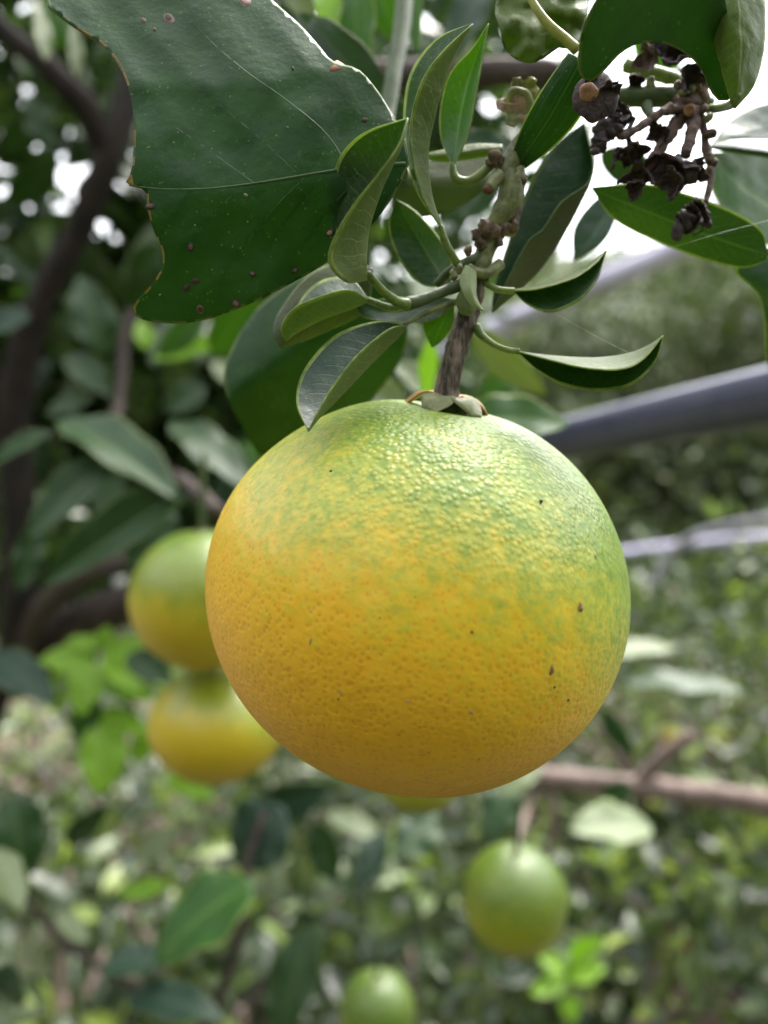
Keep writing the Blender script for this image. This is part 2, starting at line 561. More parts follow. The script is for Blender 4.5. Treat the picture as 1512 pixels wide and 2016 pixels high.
hill = obj('hillside', mesh('hillside', hill_v, hill_f,
           plain_mat('hillside_scrub', (0.030, 0.046, 0.017), (0.078, 0.102, 0.042), 0.8, 0.9, 0.8, 0.2)))
hill['kind'] = 'structure'


# leaf cloud: every leaf a small folded blade with a pointed tip
def leaf_template(seg=3, w=0.22):
    xs = np.linspace(0, 1, seg + 2)
    prof = np.sin(np.pi * xs ** 0.85) ** 0.8 * w
    prof[0] = prof[-1] = 0.004
    V = []
    for x, p in zip(xs, prof):
        z = -0.18 * (x - 0.1) ** 2
        V += [(x, -p, z + 0.35 * p), (x, 0, z), (x, p, z + 0.35 * p)]
    F = []
    for i in range(len(xs) - 1):
        a = i * 3
        F += [(a, a + 3, a + 4, a + 1), (a + 1, a + 4, a + 5, a + 2)]
    return np.array(V), np.array(F)


LT_V, LT_F = leaf_template()
LT_V1, LT_F1 = leaf_template(2)


def rand_rot(n, outward, rg, up_bias=0.7, out_bias=0.7):
    """Frames: x along the leaf (outwards, a little down), z blade normal (mostly upwards)."""
    x = outward * out_bias + rg.normal(0, 0.6, (n, 3)) + np.array([0, 0, -0.15])
    x /= np.linalg.norm(x, axis=1)[:, None] + 1e-9
    z = rg.normal(0, 0.55, (n, 3)) + np.array([0, 0, up_bias])
    z -= x * np.sum(x * z, axis=1)[:, None]
    z /= np.linalg.norm(z, axis=1)[:, None] + 1e-9
    y = np.cross(z, x)
    return x, y, z


def leaf_cloud(pos, outward, size, rg, tmpl=(None, None), up_bias=0.7, out_bias=0.7):
    TV, TF = tmpl if tmpl[0] is not None else (LT_V, LT_F)
    n = len(pos)
    x, y, z = rand_rot(n, outward, rg, up_bias, out_bias)
    s = (size * rg.uniform(0.6, 1.25, n))[:, None, None]
    V = pos[:, None, :] + s * (TV[None, :, 0:1] * x[:, None, :] + TV[None, :, 1:2] * y[:, None, :] + TV[None, :, 2:3] * z[:, None, :])
    F = TF[None] + (np.arange(n) * len(TV))[:, None, None]
    return V.reshape(-1, 3), F.reshape(-1, 4), np.repeat(rg.random(n), len(TF))


def fast_mesh(name, V, F, mat, rnd):
    m = bpy.data.meshes.new(name)
    nv, nf = len(V), len(F)
    m.vertices.add(nv)
    m.vertices.foreach_set('co', np.asarray(V, dtype=np.float32).ravel())
    m.loops.add(nf * 4)
    m.loops.foreach_set('vertex_index', np.asarray(F, dtype=np.int32).ravel())
    m.polygons.add(nf)
    m.polygons.foreach_set('loop_start', np.arange(nf, dtype=np.int32) * 4)
    m.polygons.foreach_set('loop_total', np.full(nf, 4, dtype=np.int32))
    m.materials.append(mat)
    m.update(calc_edges=True)
    m.validate()
    a = m.attributes.new('rnd', 'FLOAT', 'FACE')
    a.data.foreach_set('value', np.asarray(rnd, dtype=np.float32))
    return m


CL = {}


def clumpy_points(n, radii, rg, clumps=26, spread=0.28, hollow=0.55):
    """Points of a crown: leaf clumps spread over an uneven shell, gaps between them."""
    d = rg.normal(0, 1, (clumps, 3))
    d /= np.linalg.norm(d, axis=1)[:, None]
    rad = rg.uniform(hollow, 1.0, clumps)[:, None]
    c = d * rad * np.array(radii)
    w = rg.uniform(0.4, 1.2, clumps)
    k = rg.choice(clumps, n, p=w / w.sum())
    sp = spread * np.mean(radii) * rg.uniform(0.6, 1.3, clumps)[k][:, None]
    p = c[k] + rg.normal(0, 1, (n, 3)) * sp * np.array([1, 1, 0.8])
    out = p / (np.linalg.norm(p, axis=1)[:, None] + 1e-9)
    CL['k'] = rg.random(clumps)[k]
    return p, out


M_farleaf = mass_mat('far_tree_leaves', [(0.0, (0.018, 0.030, 0.012)), (0.45, (0.040, 0.066, 0.020)), (0.8, (0.075, 0.110, 0.032)), (1.0, (0.12, 0.125, 0.05))], 0.55, 0.2, (0.09, 0.10, 0.05), 1.6)
M_bushleaf = mass_mat('bush_leaves', [(0.0, (0.012, 0.024, 0.010)), (0.45, (0.030, 0.052, 0.022)), (0.66, (0.070, 0.095, 0.045)), (0.80, (0.11, 0.17, 0.040)), (0.97, (0.22, 0.29, 0.055))], 0.36, 0.28, (0.14, 0.18, 0.075), 2.0)
M_treeleaf = mass_mat('citrus_leaves', [(0.0, (0.012, 0.032, 0.010)), (0.55, (0.024, 0.058, 0.015)), (0.85, (0.045, 0.10, 0.02)), (1.0, (0.12, 0.20, 0.03))], 0.36, 0.25, (0.10, 0.14, 0.05), 2.4)


def crown_tree(name, base, height, radii, cz, n, leaf, seed, mat, label, cat, group, trunk_r, bark, limbs=7, clumps=30, spread=0.25, tm=None):
    rg = np.random.default_rng(seed)
    t = thing(name, base, label, cat, group)
    b = np.array(base)
    # trunk and limbs
    top = b + np.array([rg.normal(0, 0.03) * height, rg.normal(0, 0.03) * height, cz])
    V, F, UV = [], [], []

    def add(path, rad, seg=7):
        v, f, _ = tube_geo(path, rad, seg, 0.18, 6.0)
        o = len(V)
        V.extend(v)
        F.extend([tuple(i + o for i in q) for q in f])
    add(catmull([b - [0, 0, 0.05], b + [rg.normal(0, 0.02), rg.normal(0, 0.02), cz * 0.5], top], 10), [trunk_r, trunk_r * 0.8, trunk_r * 0.45], 9)
    for i in range(limbs):
        a = rg.uniform(0, 6.28)
        s = b + (top - b) * rg.uniform(0.35, 0.85)
        e = b + np.array([0, 0, cz]) + np.array([math.cos(a) * radii[0], math.sin(a) * radii[1], rg.uniform(-0.3, 0.8) * radii[2]]) * 0.8
        m = (s + e) / 2 + np.array([0, 0, 0.12 * radii[2]])
        add(catmull([s, m, e], 8), [trunk_r * 0.5, trunk_r * 0.2], 6)
    part('trunk', V, F, bark, t)
    p, out = clumpy_points(n, radii, rg, clumps, spread)
    p = p + np.array([0, 0, cz])
    keep = p[:, 2] > 0.03
    ck = CL['k'][keep]
    p, out = p[keep], out[keep]
    V, F, r = leaf_cloud(p, out, leaf, rg, tm or (LT_V1, LT_F1))
    nf = len((tm or (LT_V1, LT_F1))[1])
    r = np.clip(0.55 * np.repeat(ck, nf) + 0.5 * r, 0, 1)
    c = obj('crown', fast_mesh('crown', V, F, mat, r), t)
    c['kind'] = 'stuff'
    return t


FAR = [  # px, distance, top py, crown half-width, label
    (930, 9.0, 640, 1.3, 'dark far tree showing behind the brown fruit stalk'),
    (1130, 10.5, 500, 1.6, 'far olive green tree below the white gap of sky'),
    (1290, 9.0, 560, 1.3, 'far tree directly behind the upright-tipped boat-shaped leaf'),
    (1420, 11.0, 430, 1.8, 'tall far tree behind the pointed dried flower stalk'),
    (1560, 8.5, 520, 1.6, 'rightmost far tree, cut by the right edge of the picture'),
    (1210, 7.5, 860, 1.0, 'low dark tree between the thick pipe and the bushes'),
    (1430, 7.5, 840, 1.1, 'low olive tree under the right end of the thick pipe'),
    (700, 9.5, 560, 1.7, 'far tree hidden mostly behind the large fruit and leaf'),
    (430, 9.0, 640, 1.5, 'far tree behind the two hanging yellow fruits'),
    (120, 10.0, 780, 1.9, 'far tree behind the dark trunk at the left edge'),
]
for i, (px, d, tp, hw, lab) in enumerate(FAR):
    top = W(px, tp, d)
    hh = top.z
    base = (top.x, d, 0.0)
    rz = hh * 0.46
    crown_tree('orchard_tree', base, hh, (hw, hw, rz), hh - rz * 0.95, 5200, 0.17, 100 + i, M_farleaf, lab, 'tree', 'far trees behind the bushes', 0.10, M_limbdk, 6, 34, 0.24)

for i, (x, y, hh, hw, lab) in enumerate(((-1.9, -1.5, 3.4, 1.0, 'unseen light-blocking citrus tree added behind the viewer on the left'), (0.1, -2.0, 3.2, 1.0, 'unseen light-blocking citrus tree added straight behind the viewer'),
                                         (2.1, -1.6, 3.2, 1.0, 'unseen light-blocking citrus tree added behind the viewer on the right'))):
    crown_tree('orchard_tree', (x, y, 0.0), hh, (hw, hw, hh * 0.45), hh * 0.54, 3500, 0.11, 200 + i, M_farleaf, lab, 'tree', 'unseen trees added behind the viewer to block low light', 0.06, M_limbdk, 6, 34, 0.24)  # trees out of view, added so that light falls mainly from above

BUSH = [  # px, distance, top py, half width, label
    (1290, 2.3, 1090, 0.48, 'leafy bush with yellow-green tips beside the right flank of the large fruit'),
    (1500, 2.1, 1070, 0.50, 'bush at the right edge below the curved plastic strip'),
    (1130, 3.0, 1200, 0.50, 'bush showing under the right curve of the large fruit'),
    (1400, 3.4, 1060, 0.60, 'further bush behind the yellow-green tipped ones'),
    (900, 2.5, 1330, 0.50, 'bush below the large fruit, behind the small green fruit'),
    (640, 2.4, 1420, 0.50, 'bush below and left of the large fruit'),
    (330, 2.3, 1300, 0.50, 'bush behind the lower hanging yellow fruit'),
    (80, 2.8, 1180, 0.60, 'bush at the left edge behind the grey limb'),
    (480, 1.45, 1640, 0.32, 'low bush under the two hanging yellow fruits'),
    (120, 1.35, 1620, 0.32, 'low bush in the lower left corner'),
    (820, 1.55, 1700, 0.30, 'low bush left of the small green fruit'),
    (1250, 1.5, 1650, 0.34, 'low bush under the pinkish branch'),
    (1480, 1.7, 1480, 0.34, 'low bush at the right edge under the pinkish branch'),
]
for i, (px, d, tp, hw, lab) in enumerate(BUSH):
    top = W(px, tp, d)
    hh = max(top.z, 0.3)
    rz = hh * 0.46
    crown_tree('orchard_bush', (top.x, d, 0.0), hh, (hw, hw, rz), hh - rz, 1500 if d > 2 else 900, 0.062 if d > 2 else 0.075, 300 + i, M_bushleaf, lab, 'bush',
               'citrus bushes in the next row', 0.03, M_limb, 9, 40, 0.20)

# ------------------------------------------------------------------ pipes and strips
M_pipe = plain_mat('pipe_grey_lilac', (0.060, 0.064, 0.100), (0.092, 0.094, 0.135), 40, 0.20, 0.1, 0.0005)
M_strip = plain_mat('strip_lilac', (0.46, 0.43, 0.60), (0.58, 0.55, 0.70), 20, 0.35, 0.1, 0.0005)


def pipe(name, pts, r, mat, label, cat, seg=24, flat=1.0, group=None, n=40):
    path = catmull(wpts(pts), n)
    c = Vector(path[0])
    V, F, UV = tube_geo(path, r if isinstance(r, list) else [r, r], seg, 0, 1, True, flat)
    o = obj(name, mesh(name, rel(V, c), F, mat), None, c)
    return tag(o, label, cat, group)


pipe('trellis_pipe', [(1980, 684, 0.30), (1512, 781, 0.42), (1100, 867, 0.61), (860, 917, 0.86), (740, 942, 1.10)], 0.0165, M_pipe,
     'thick lilac-grey pipe running behind the right shoulder of the large fruit', 'pipe')
pipe('hoop_pipe', [(640, 800, 1.75), (1000, 636, 1.6), (1180, 556, 1.5), (1335, 488, 1.45), (1700, 320, 1.35)], 0.022, M_strip,
     'thin pale lilac pipe slanting up behind the twig leaves', 'pipe')
pipe('hoop_pipe', [(1120, 1100, 2.2), (1225, 1088, 2.15), (1330, 1074, 2.1), (1420, 1064, 2.0), (1620, 1048, 1.9)], 0.012, M_strip,
     'straight pale lilac pipe just above the bush tips', 'pipe')
pipe('plastic_strip', [(1290, 1150, 2.0), (1320, 1090, 1.95), (1370, 1054, 1.9), (1430, 1036, 1.85), (1512, 1022, 1.8), (1680, 1000, 1.7)], 0.017, M_strip,
     'curved glossy lilac plastic strip arching over the bushes', 'strip', 16, 0.35)

# ------------------------------------------------------------------ background citrus tree on the left
TREE = thing('citrus_tree', W(20, 1300, 0.72), 'dark-limbed citrus tree filling the left side behind the large leaf', 'tree')


def limb(pts, radii, mat, rough=0.22, seed=0.0, seg=12):
    return ptube('limb', pts, radii, mat, TREE, 36, seg, rough, 45.0, seed=seed)


trunk_path = [(-190, 2010, 0.98), (-120, 1680, 0.86), (15, 1310, 0.72), (38, 1050, 0.68), (28, 800, 0.66), (75, 610, 0.64), (150, 460, 0.62), (210, 320, 0.60), (258, 180, 0.60), (300, -60, 0.60)]
ptube('trunk', trunk_path, [0.016, 0.013, 0.009, 0.009, 0.012, 0.014, 0.014, 0.012, 0.010, 0.009], M_trunk, TREE, 70, 14, 0.2, 40.0)
limb([(212, 300, 0.60), (170, 210, 0.58), (90, 130, 0.56), (0, 55, 0.55), (-90, -30, 0.54)], [0.013, 0.010, 0.008, 0.007], M_trunk, seed=3)
limb([(30, 1290, 0.72), (90, 1190, 0.68), (170, 1130, 0.62), (270, 1105, 0.58), (420, 1080, 0.55)], [0.013, 0.011, 0.009, 0.006], M_limbdk, seed=5)
limb([(20, 1330, 0.80), (90, 1275, 0.76), (170, 1225, 0.72), (280, 1180, 0.70), (470, 1120, 0.66)], [0.026, 0.024, 0.018, 0.012], M_limbdk, seed=9)
limb([(15, 900, 0.67), (-20, 760, 0.66), (-60, 560, 0.65)], [0.012, 0.008], M_trunk, seed=11)
limb([(230, 885, 0.50), (300, 915, 0.46), (375, 960, 0.42), (430, 1010, 0.40)], [0.0025, 0.004, 0.005, 0.004], M_limbdk, seed=12)
limb([(300, 560, 0.75), (250, 640, 0.7), (240, 740, 0.66), (225, 850, 0.55)], [0.006, 0.005, 0.004], M_limbdk, seed=15)
limb([(700, 140, 0.36), (860, 150, 0.34), (980, 140, 0.33), (1090, 150, 0.32), (1200, 185, 0.33)], [0.006, 0.0065, 0.006, 0.005], M_limbdk, seed=17)


def blade_mesh(name, w=0.21, fold=0.3, droop=0.25, wave=0.0, tip=1.0, mats=None, seg=14, nv=5, thick=0.005, seed=0):
    """Stand-alone leaf of unit length with thickness, folded along the midrib, margin strip of its own."""
    us = np.linspace(0, 1, seg + 1)
    vs = np.concatenate([[-1], np.linspace(-0.93, 0.93, 2 * nv + 1), [1]])
    prof = (np.sin(np.pi * us ** 0.9) ** 0.75) * w
    prof = np.maximum(prof, 0.006)
    P = np.zeros((len(us), len(vs), 3))
    for i, u in enumerate(us):
        for j, v in enumerate(vs):
            P[i, j] = (u, v * prof[i], -droop * u * u + abs(v) * prof[i] * fold + wave * prof[i] * math.sin(u * 15 + (2 if v > 0 else 0) + seed) * abs(v) ** 2)
    return grid_leaf(name, P, vs, us, mats, thick)


def grid_leaf(name, P, vs, us, mats, thick, origin=None, flip=False, rimcut=0.935):
    nu, nv = P.shape[0], P.shape[1]
    dU = np.gradient(P, axis=0)
    dV = np.gradient(P, axis=1)
    Nn = np.cross(dU, dV)
    L = np.linalg.norm(Nn, axis=2)
    Nn = Nn / (L[..., None] + 1e-15)
    for row, src in ((0, 2), (1, 2), (nu - 1, nu - 3), (nu - 2, nu - 3)):
        Nn[row] = Nn[src]
    if flip:
        Nn = -Nn
    A = P + Nn * thick * 0.5
    B = P - Nn * thick * 0.5
    if origin is not None:
        A = A - np.array(origin)
        B = B - np.array(origin)
    V = np.concatenate([A.reshape(-1, 3), B.reshape(-1, 3)])
    uvg = np.stack(np.meshgrid(us, (np.asarray(vs) + 1) / 2, indexing='ij'), axis=-1).reshape(-1, 2)
    UV = np.concatenate([uvg, uvg])
    o = nu * nv
    F, MI = [], []
    for i in range(nu - 1):
        for j in range(nv - 1):
            a, b, c, d = i * nv + j, (i + 1) * nv + j, (i + 1) * nv + j + 1, i * nv + j + 1
            rim = j == 0 or j == nv - 2
            q = (a, b, c, d) if not flip else (d, c, b, a)
            F.append(q); MI.append(2 if rim else 0)
            F.append(tuple(x + o for x in reversed(q))); MI.append(2 if rim else 1)
    for i in range(nu - 1):
        for j, fl in ((0, False), (nv - 1, True)):
            a, b = i * nv + j, (i + 1) * nv + j
            q = (a, a + o, b + o, b)
            F.append(q if fl == flip else q[::-1]); MI.append(2)
    for i, fl in ((0, True), (nu - 1, False)):
        for j in range(nv - 1):
            a, b = i * nv + j, i * nv + j + 1
            q = (a, a + o, b + o, b)
            F.append(q if fl == flip else q[::-1]); MI.append(2)
    return mesh(name, V, F, mats, MI, UV)


BL = {}
for key, mats in (('dark', [M_top, M_underdk, M_rimold]), ('bright', [M_bright, M_under, M_rim]), ('blue', [M_blue, M_underdk, M_rimold])):
    BL[key] = [blade_mesh('leaf', 0.20, 0.35, 0.22, 0.12, mats=mats, seed=1), blade_mesh('leaf', 0.24, 0.15, 0.30, 0.15, mats=mats, seed=2),
               blade_mesh('leaf', 0.17, 0.55, 0.15, 0.10, mats=mats, seed=3), blade_mesh('leaf', 0.22, 0.25, 0.05, 0.2, mats=mats, seed=5)]
M_lime = leaf_mat('leaf_lime', (0.19, 0.34, 0.022), (0.28, 0.44, 0.045), (0.25, 0.38, 0.08), 0.40, 0.50, (0.55, 0.85, 0.05))
BL['lime'] = [blade_mesh('leaf', w, f, d, 0.15, mats=[M_lime, M_lime, M_rim], seed=k) for k, (w, f, d) in enumerate(((0.24, 0.2, 0.2), (0.28, 0.3, 0.3), (0.22, 0.1, 0.1), (0.25, 0.4, 0.2)))]
M_leafpale = leaf_mat('leaf_pale', (0.15, 0.20, 0.10), (0.22, 0.27, 0.14), (0.3, 0.34, 0.18), 0.38, 0.3, (0.3, 0.38, 0.08), dots=False)
BL['pale'] = [blade_mesh('leaf', w, f, d, 0.1, mats=[M_leafpale, M_underlite, M_rim], seed=k) for k, (w, f, d) in enumerate(((0.24, 0.2, 0.2), (0.28, 0.3, 0.1), (0.22, 0.1, 0.1), (0.25, 0.4, 0.2)))]


def place_leaf(parent, p0, p1, wide, kind='dark', roll=0.0, var=None, label=None):
    """A leaf from base p0 to tip p1 (photo px,py,d), about `wide` px across; roll 0 = blade square to the camera."""
    A, B = W(*p0), W(*p1)
    x = (B - A)
    ln = x.length
    x.normalize()
    view = (Vector((0, 0, H)) - (A + B) / 2).normalized()
    z = (view - x * view.dot(x)).normalized()
    if roll < 0:                       # negative roll: blade tipped up towards the sky
        za, zb = Matrix.Rotation(roll, 3, x) @ z, Matrix.Rotation(-roll, 3, x) @ z
        z = za if za.z > zb.z else zb
    else:
        z = Matrix.Rotation(roll, 3, x) @ z
    y = z.cross(x)
    me = BL[kind][(var if var is not None else random.randrange(4)) % 4]
    v = (var if var is not None else 0)
    half = {'dark': (0.2, 0.24, 0.17, 0.22), 'bright': (0.2, 0.24, 0.17, 0.22), 'blue': (0.2, 0.24, 0.17, 0.22)}.get(kind, (0.25,) * 4)[v % 4]
    sy = wide * PX((p0[2] + p1[2]) / 2) / (2 * half)
    o = obj('leaf', me, parent)
    R = Matrix((x, y, z)).transposed().to_4x4()
    o.matrix_local = Matrix.Translation(A - parent.location) @ R @ Matrix.Diagonal((ln, sy, (ln + sy) / 2, 1))
    if label:
        o['label'] = label
    return o


for a in [  # big soft leaves of the left tree
    ((120, 828, .46), (338, 915, .40), 120, 'dark', -0.9, 0), ((338, 830, .46), (486, 905, .42), 100, 'dark', -0.9, 1),
    ((230, 895, .44), (42, 1035, .40), 90, 'dark', -0.55, 0), ((385, 958, .42), (62, 1140, .40), 105, 'dark', -0.5, 2),
    ((78, 1030, .47), (35, 1165, .46), 60, 'dark', 0.3, 3), ((100, 852, .46), (-25, 905, .44), 45, 'dark', -0.8, 2),
    ((205, 705, .60), (168, 540, .58), 92, 'dark', 0.2, 1), ((245, 600, .62), (330, 545, .60), 60, 'dark', 0.2, 0),
    ((300, 705, .55), (460, 660, .52), 42, 'lime', -0.3, 0), ((290, 690, .56), (278, 622, .56), 36, 'lime', 0.1, 1),
    ((420, 700, .50), (500, 590, .46), 85, 'bright', 0.2, 1), ((310, 700, .52), (420, 600, .52), 60, 'bright', 0.3, 0),
    ((345, 1010, .50), (250, 1120, .48), 80, 'dark', 0.2, 3), ((430, 940, .46), (470, 1040, .45), 60, 'blue', 0.3, 1),
    ((480, 870, .44), (520, 940, .42), 40, 'bright', 0.6, 2), ((60, 620, .60), (-40, 640, .58), 60, 'blue', -0.8, 0),
    ((0, 300, .62), (110, 210, .6), 60, 'dark', 0.2, 1), ((60, 190, .6), (100, 300, .6), 60, 'dark', 0.1, 3),
    ((70, 90, .42), (150, -10, .42), 80, 'bright', 0.4, 0), ((150, 150, .42), (148, 40, .42), 34, 'pale', 0.3, 2),
    ((90, 120, .40), (78, -10, .40), 42, 'pale', 0.5, 2), ((20, 400, .64), (110, 330, .62), 70, 'dark', 0.3, 1),
    ((260, 250, .66), (190, 330, .66), 60, 'dark', 0.2, 0), ((0, 480, .64), (90, 560, .62), 60, 'dark', 0.6, 2),
    ((320, 480, .60), (250, 560, .6), 60, 'dark', 0.1, 0), ((-20, 1290, .60), (85, 1345, .56), 85, 'blue', -0.4, 1),
    ((170, 560, .66), (130, 660, .64), 50, 'dark', 0.2, 0), ((350, 620, .66), (300, 720, .62), 56, 'dark', 0.3, 3),
    ((130, 700, .60), (210, 760, .58), 60, 'dark', -0.4, 0), ((180, 780, .60), (90, 800, .58), 46, 'dark', -0.7, 1),
    ((400, 760, .60), (330, 800, .58), 60, 'dark', -0.4, 0), ((470, 760, .58), (420, 700, .58), 50, 'pale', -0.5, 0),
    ((260, 1120, .60), (330, 1240, .58), 60, 'blue', 0.2, 0), ((250, 1290, .56), (330, 1330, .54), 60, 'dark', -0.2, 0),
    ((610, 40, .20), (770, 240, .19), 110, 'blue', 0.5, 0), ((585, 30, .21), (700, 130, .20), 60, 'dark', 0.4, 2),
    ((700, -60, .23), (690, 140, .22), 85, 'bright', 0.35, 1), ((640, -60, .23), (650, 60, .22), 60, 'lime', 0.2, 0),
    ((820, -60, .23), (812, 90, .22), 46, 'bright', 0.5, 2), ((735, -40, .24), (780, 80, .24), 60, 'bright', 0.1, 0),
    ((960, -40, .26), (880, 80, .25), 80, 'blue', -0.5, 1), ((1010, 290, .22), (885, 262, .21), 52, 'blue', -0.5, 1),
    ((560, -30, .25), (620, 40, .25), 50, 'pale', -0.4, 0), ((880, 120, .3), (940, 60, .3), 50, 'pale', 0.3, 0),
    ((830, 380, .24), (760, 470, .24), 60, 'dark', 0.1, 0), ((990, 330, .30), (900, 430, .3), 70, 'dark', 0.1, 0),
    ((880, 790, .30), (780, 700, .30), 70, 'pale', -0.5, 0), ((800, 820, .34), (700, 740, .33), 70, 'pale', -0.5, 1),
    ((910, 830, .26), (1110, 800, .25), 110, 'bright', -0.6, 1), ((930, 640, .30), (1060, 790, .30), 80, 'pale', 0.6, 0),
    ((850, 660, .28), (835, 790, .28), 46, 'lime', 0.3, 2), ((1090, 480, .30), (1040, 560, .3), 60, 'pale', 0.6, 0),
    ((720, 760, .28), (660, 860, .28), 70, 'dark', 0.1, 0), ((1180, 300, .24), (1290, 350, .24), 70, 'dark', 0.2, 0), ((1300, 190, .22), (1400, 130, .22), 60, 'dark', 0.3, 2),
    ((1420, 480, .30), (1330, 400, .30), 60, 'pale', 0.3, 0), ((1250, 60, .24), (1330, 140, .24), 70, 'bright', 0.2, 1), ((860, 430, .26), (950, 380, .26), 50, 'dark', 0.2, 0), ((950, 780, .36), (1060, 700, .36), 70, 'bright', 0.1, 1),
]:
    place_leaf(TREE, *a)

# further leaves of the same tree behind and above, too many to tell apart
rgt = np.random.default_rng(55)
pp, oo = [], []
for (px, py, d, rx, ry, rd, n) in [(60, 100, .95, .16, .18, .16, 250), (120, 420, 1.0, .15, .14, .2, 190), (330, 620, 1.05, .2, .16, .2, 850),
                                   (150, 760, .95, .16, .14, .15, 620), (520, 200, .95, .3, .3, .2, 500), (820, 90, .8, .18, .12, .15, 260),
                                   (420, 950, .95, .18, .14, .12, 520), (40, 1080, 1.1, .16, .14, .15, 420), (740, 620, .95, .16, .16, .15, 240),
                                   (300, -350, .9, .5, .25, .4, 900), (-350, 500, .9, .25, .5, .4, 700)]:
    c = np.array(W(px, py, d))
    p, o_ = clumpy_points(n, (rx, rd, ry), rgt, 16, 0.30, 0.2)
    pp.append(p + c)
    oo.append(o_)
pp, oo = np.vstack(pp), np.vstack(oo)
keep = pp[:, 1] > 0.5
pp, oo = list(pp[keep]), list(oo[keep])
for c, rad, n in (((0.0, 0.05, 0.82), (.5, .3, .22), 1500), ((-.65, .25, .85), (.4, .4, .3), 1300), ((.55, .2, .78), (.4, .35, .22), 1200)):   # unseen leaf masses added below the view to cut light from the ground
    p, o_ = clumpy_points(n, rad, rgt, 24, 0.22, 0.2)
    p = p + np.array(c)
    ok = p[:, 2] < H - 0.40 - 0.75 * np.maximum(p[:, 1], 0)
    pp += list(p[ok]); oo += list(o_[ok])
pp, oo = np.array(pp), np.array(oo)
V, F, r = leaf_cloud(pp, oo, 0.062, rgt)
fo = obj('foliage', fast_mesh('foliage', V - np.array(TREE.location), F, M_treeleaf, r), TREE)
fo['kind'] = 'stuff'

# ------------------------------------------------------------------ lower leaves and branches
LOW = thing('citrus_branch', W(1512, 1590, 0.80), 'pinkish-brown branch with a short spur crossing below the large fruit at right', 'branch')
ptube('limb', [(640, 1470, 1.0), (860, 1500, 0.92), (1080, 1532, 0.86), (1250, 1550, 0.82), (1400, 1566, 0.80), (1512, 1582, 0.78), (1700, 1620, 0.75)],
      [0.007, 0.009, 0.0115, 0.0125, 0.0125, 0.013], M_limb, LOW, 50, 12, 0.22, 60.0)
ptube('spur', [(1250, 1550, 0.82), (1300, 1495, 0.81), (1362, 1446, 0.80)], [0.009, 0.0085, 0.007], M_limb, LOW, 16, 10, 0.2, 60.0)
ptube('twig', [(1075, 1535, 0.86), (1092, 1600, 0.85), (1078, 1690, 0.84)], [0.006, 0.005, 0.004], M_limb, LOW, 16, 8, 0.25, 60.0)
ptube('twig', [(1060, 1540, 0.86), (1030, 1620, 0.80), (1018, 1665, 0.42)], [0.004, 0.003, 0.0016], M_limb, LOW, 16, 8, 0.2, 60.0)
for a in [((1282, 1628, .62), (1128, 1622, .60), 96, 'pale', -0.8, 1), ((1190, 1392, .60), (1245, 1496, .60), 44, 'blue', 0.5, 2),
          ((1225, 1345, .75), (1455, 1318, .70), 70, 'dark', -1.0, 1), ((1180, 1290, .8), (1330, 1255, .8), 60, 'pale', -0.9, 0),
          ((1240, 1540, .75), (1180, 1600, .75), 50, 'dark', 0.2, 0), ((1010, 1540, .8), (960, 1640, .75), 80, 'dark', 0.2, 1),
          ((980, 1560, .75), (1060, 1500, .75), 60, 'pale', -0.6, 0), ((860, 1600, .7), (780, 1690, .66), 90, 'dark', 0.3, 3),
          ((760, 1640, .7), (700, 1740, .66), 60, 'blue', 0.3, 0), ((640, 1600, .72), (760, 1640, .7), 60, 'pale', -0.8, 0)]:
    place_leaf(LOW, *a)

LOWL = thing('citrus_shoot', W(300, 2016, 0.62), 'blurred lower shoot with large dull leaves in the bottom left corner', 'shoot')
ptube('stem', [(330, 2150, .62), (420, 1980, .6), (470, 1850, .58), (480, 1720, .58), (520, 1600, .6)], [0.005, 0.003], M_limbdk, LOWL, 24, 8, 0.2, 60)
ptube('stem', [(420, 1980, .6), (250, 1930, .58), (100, 1830, .56), (20, 1700, .55)], [0.004, 0.002], M_limbdk, LOWL, 24, 8, 0.2, 60)
for a in [((500, 1740, .50), (292, 1830, .47), 175, 'bright', 0.75, 1), ((560, 1590, .60), (450, 1690, .58), 150, 'blue', 0.3, 1),
          ((20, 1560, .52), (62, 1730, .50), 110, 'dark', -0.3, 1), ((-30, 1660, .5), (60, 1770, .48), 90, 'pale', -0.9, 0),
          ((200, 1905, .5), (330, 1870, .5), 80, 'blue', -0.8, 0), ((110, 1800, .55), (180, 1850, .55), 60, 'pale', -0.8, 2),
          ((30, 1900, .5), (-10, 2000, .5), 90, 'blue', -0.5, 1), ((250, 1960, .5), (420, 1960, .48), 90, 'blue', -0.7, 1),
          ((620, 1820, .6), (520, 2040, .55), 110, 'dark', 0.5, 1), ((480, 1600, .62), (640, 1570, .6), 90, 'blue', 0.5, 0),
          ((620, 1620, .62), (660, 1740, .6), 70, 'dark', 0.4, 3), ((350, 1640, .62), (250, 1690, .62), 60, 'pale', -0.6, 0),
          ((130, 1660, .62), (200, 1600, .6), 50, 'dark', 0.2, 0), ((330, 1740, .62), (230, 1760, .62), 50, 'lime', -0.3, 2)]:
    place_leaf(LOWL, *a)

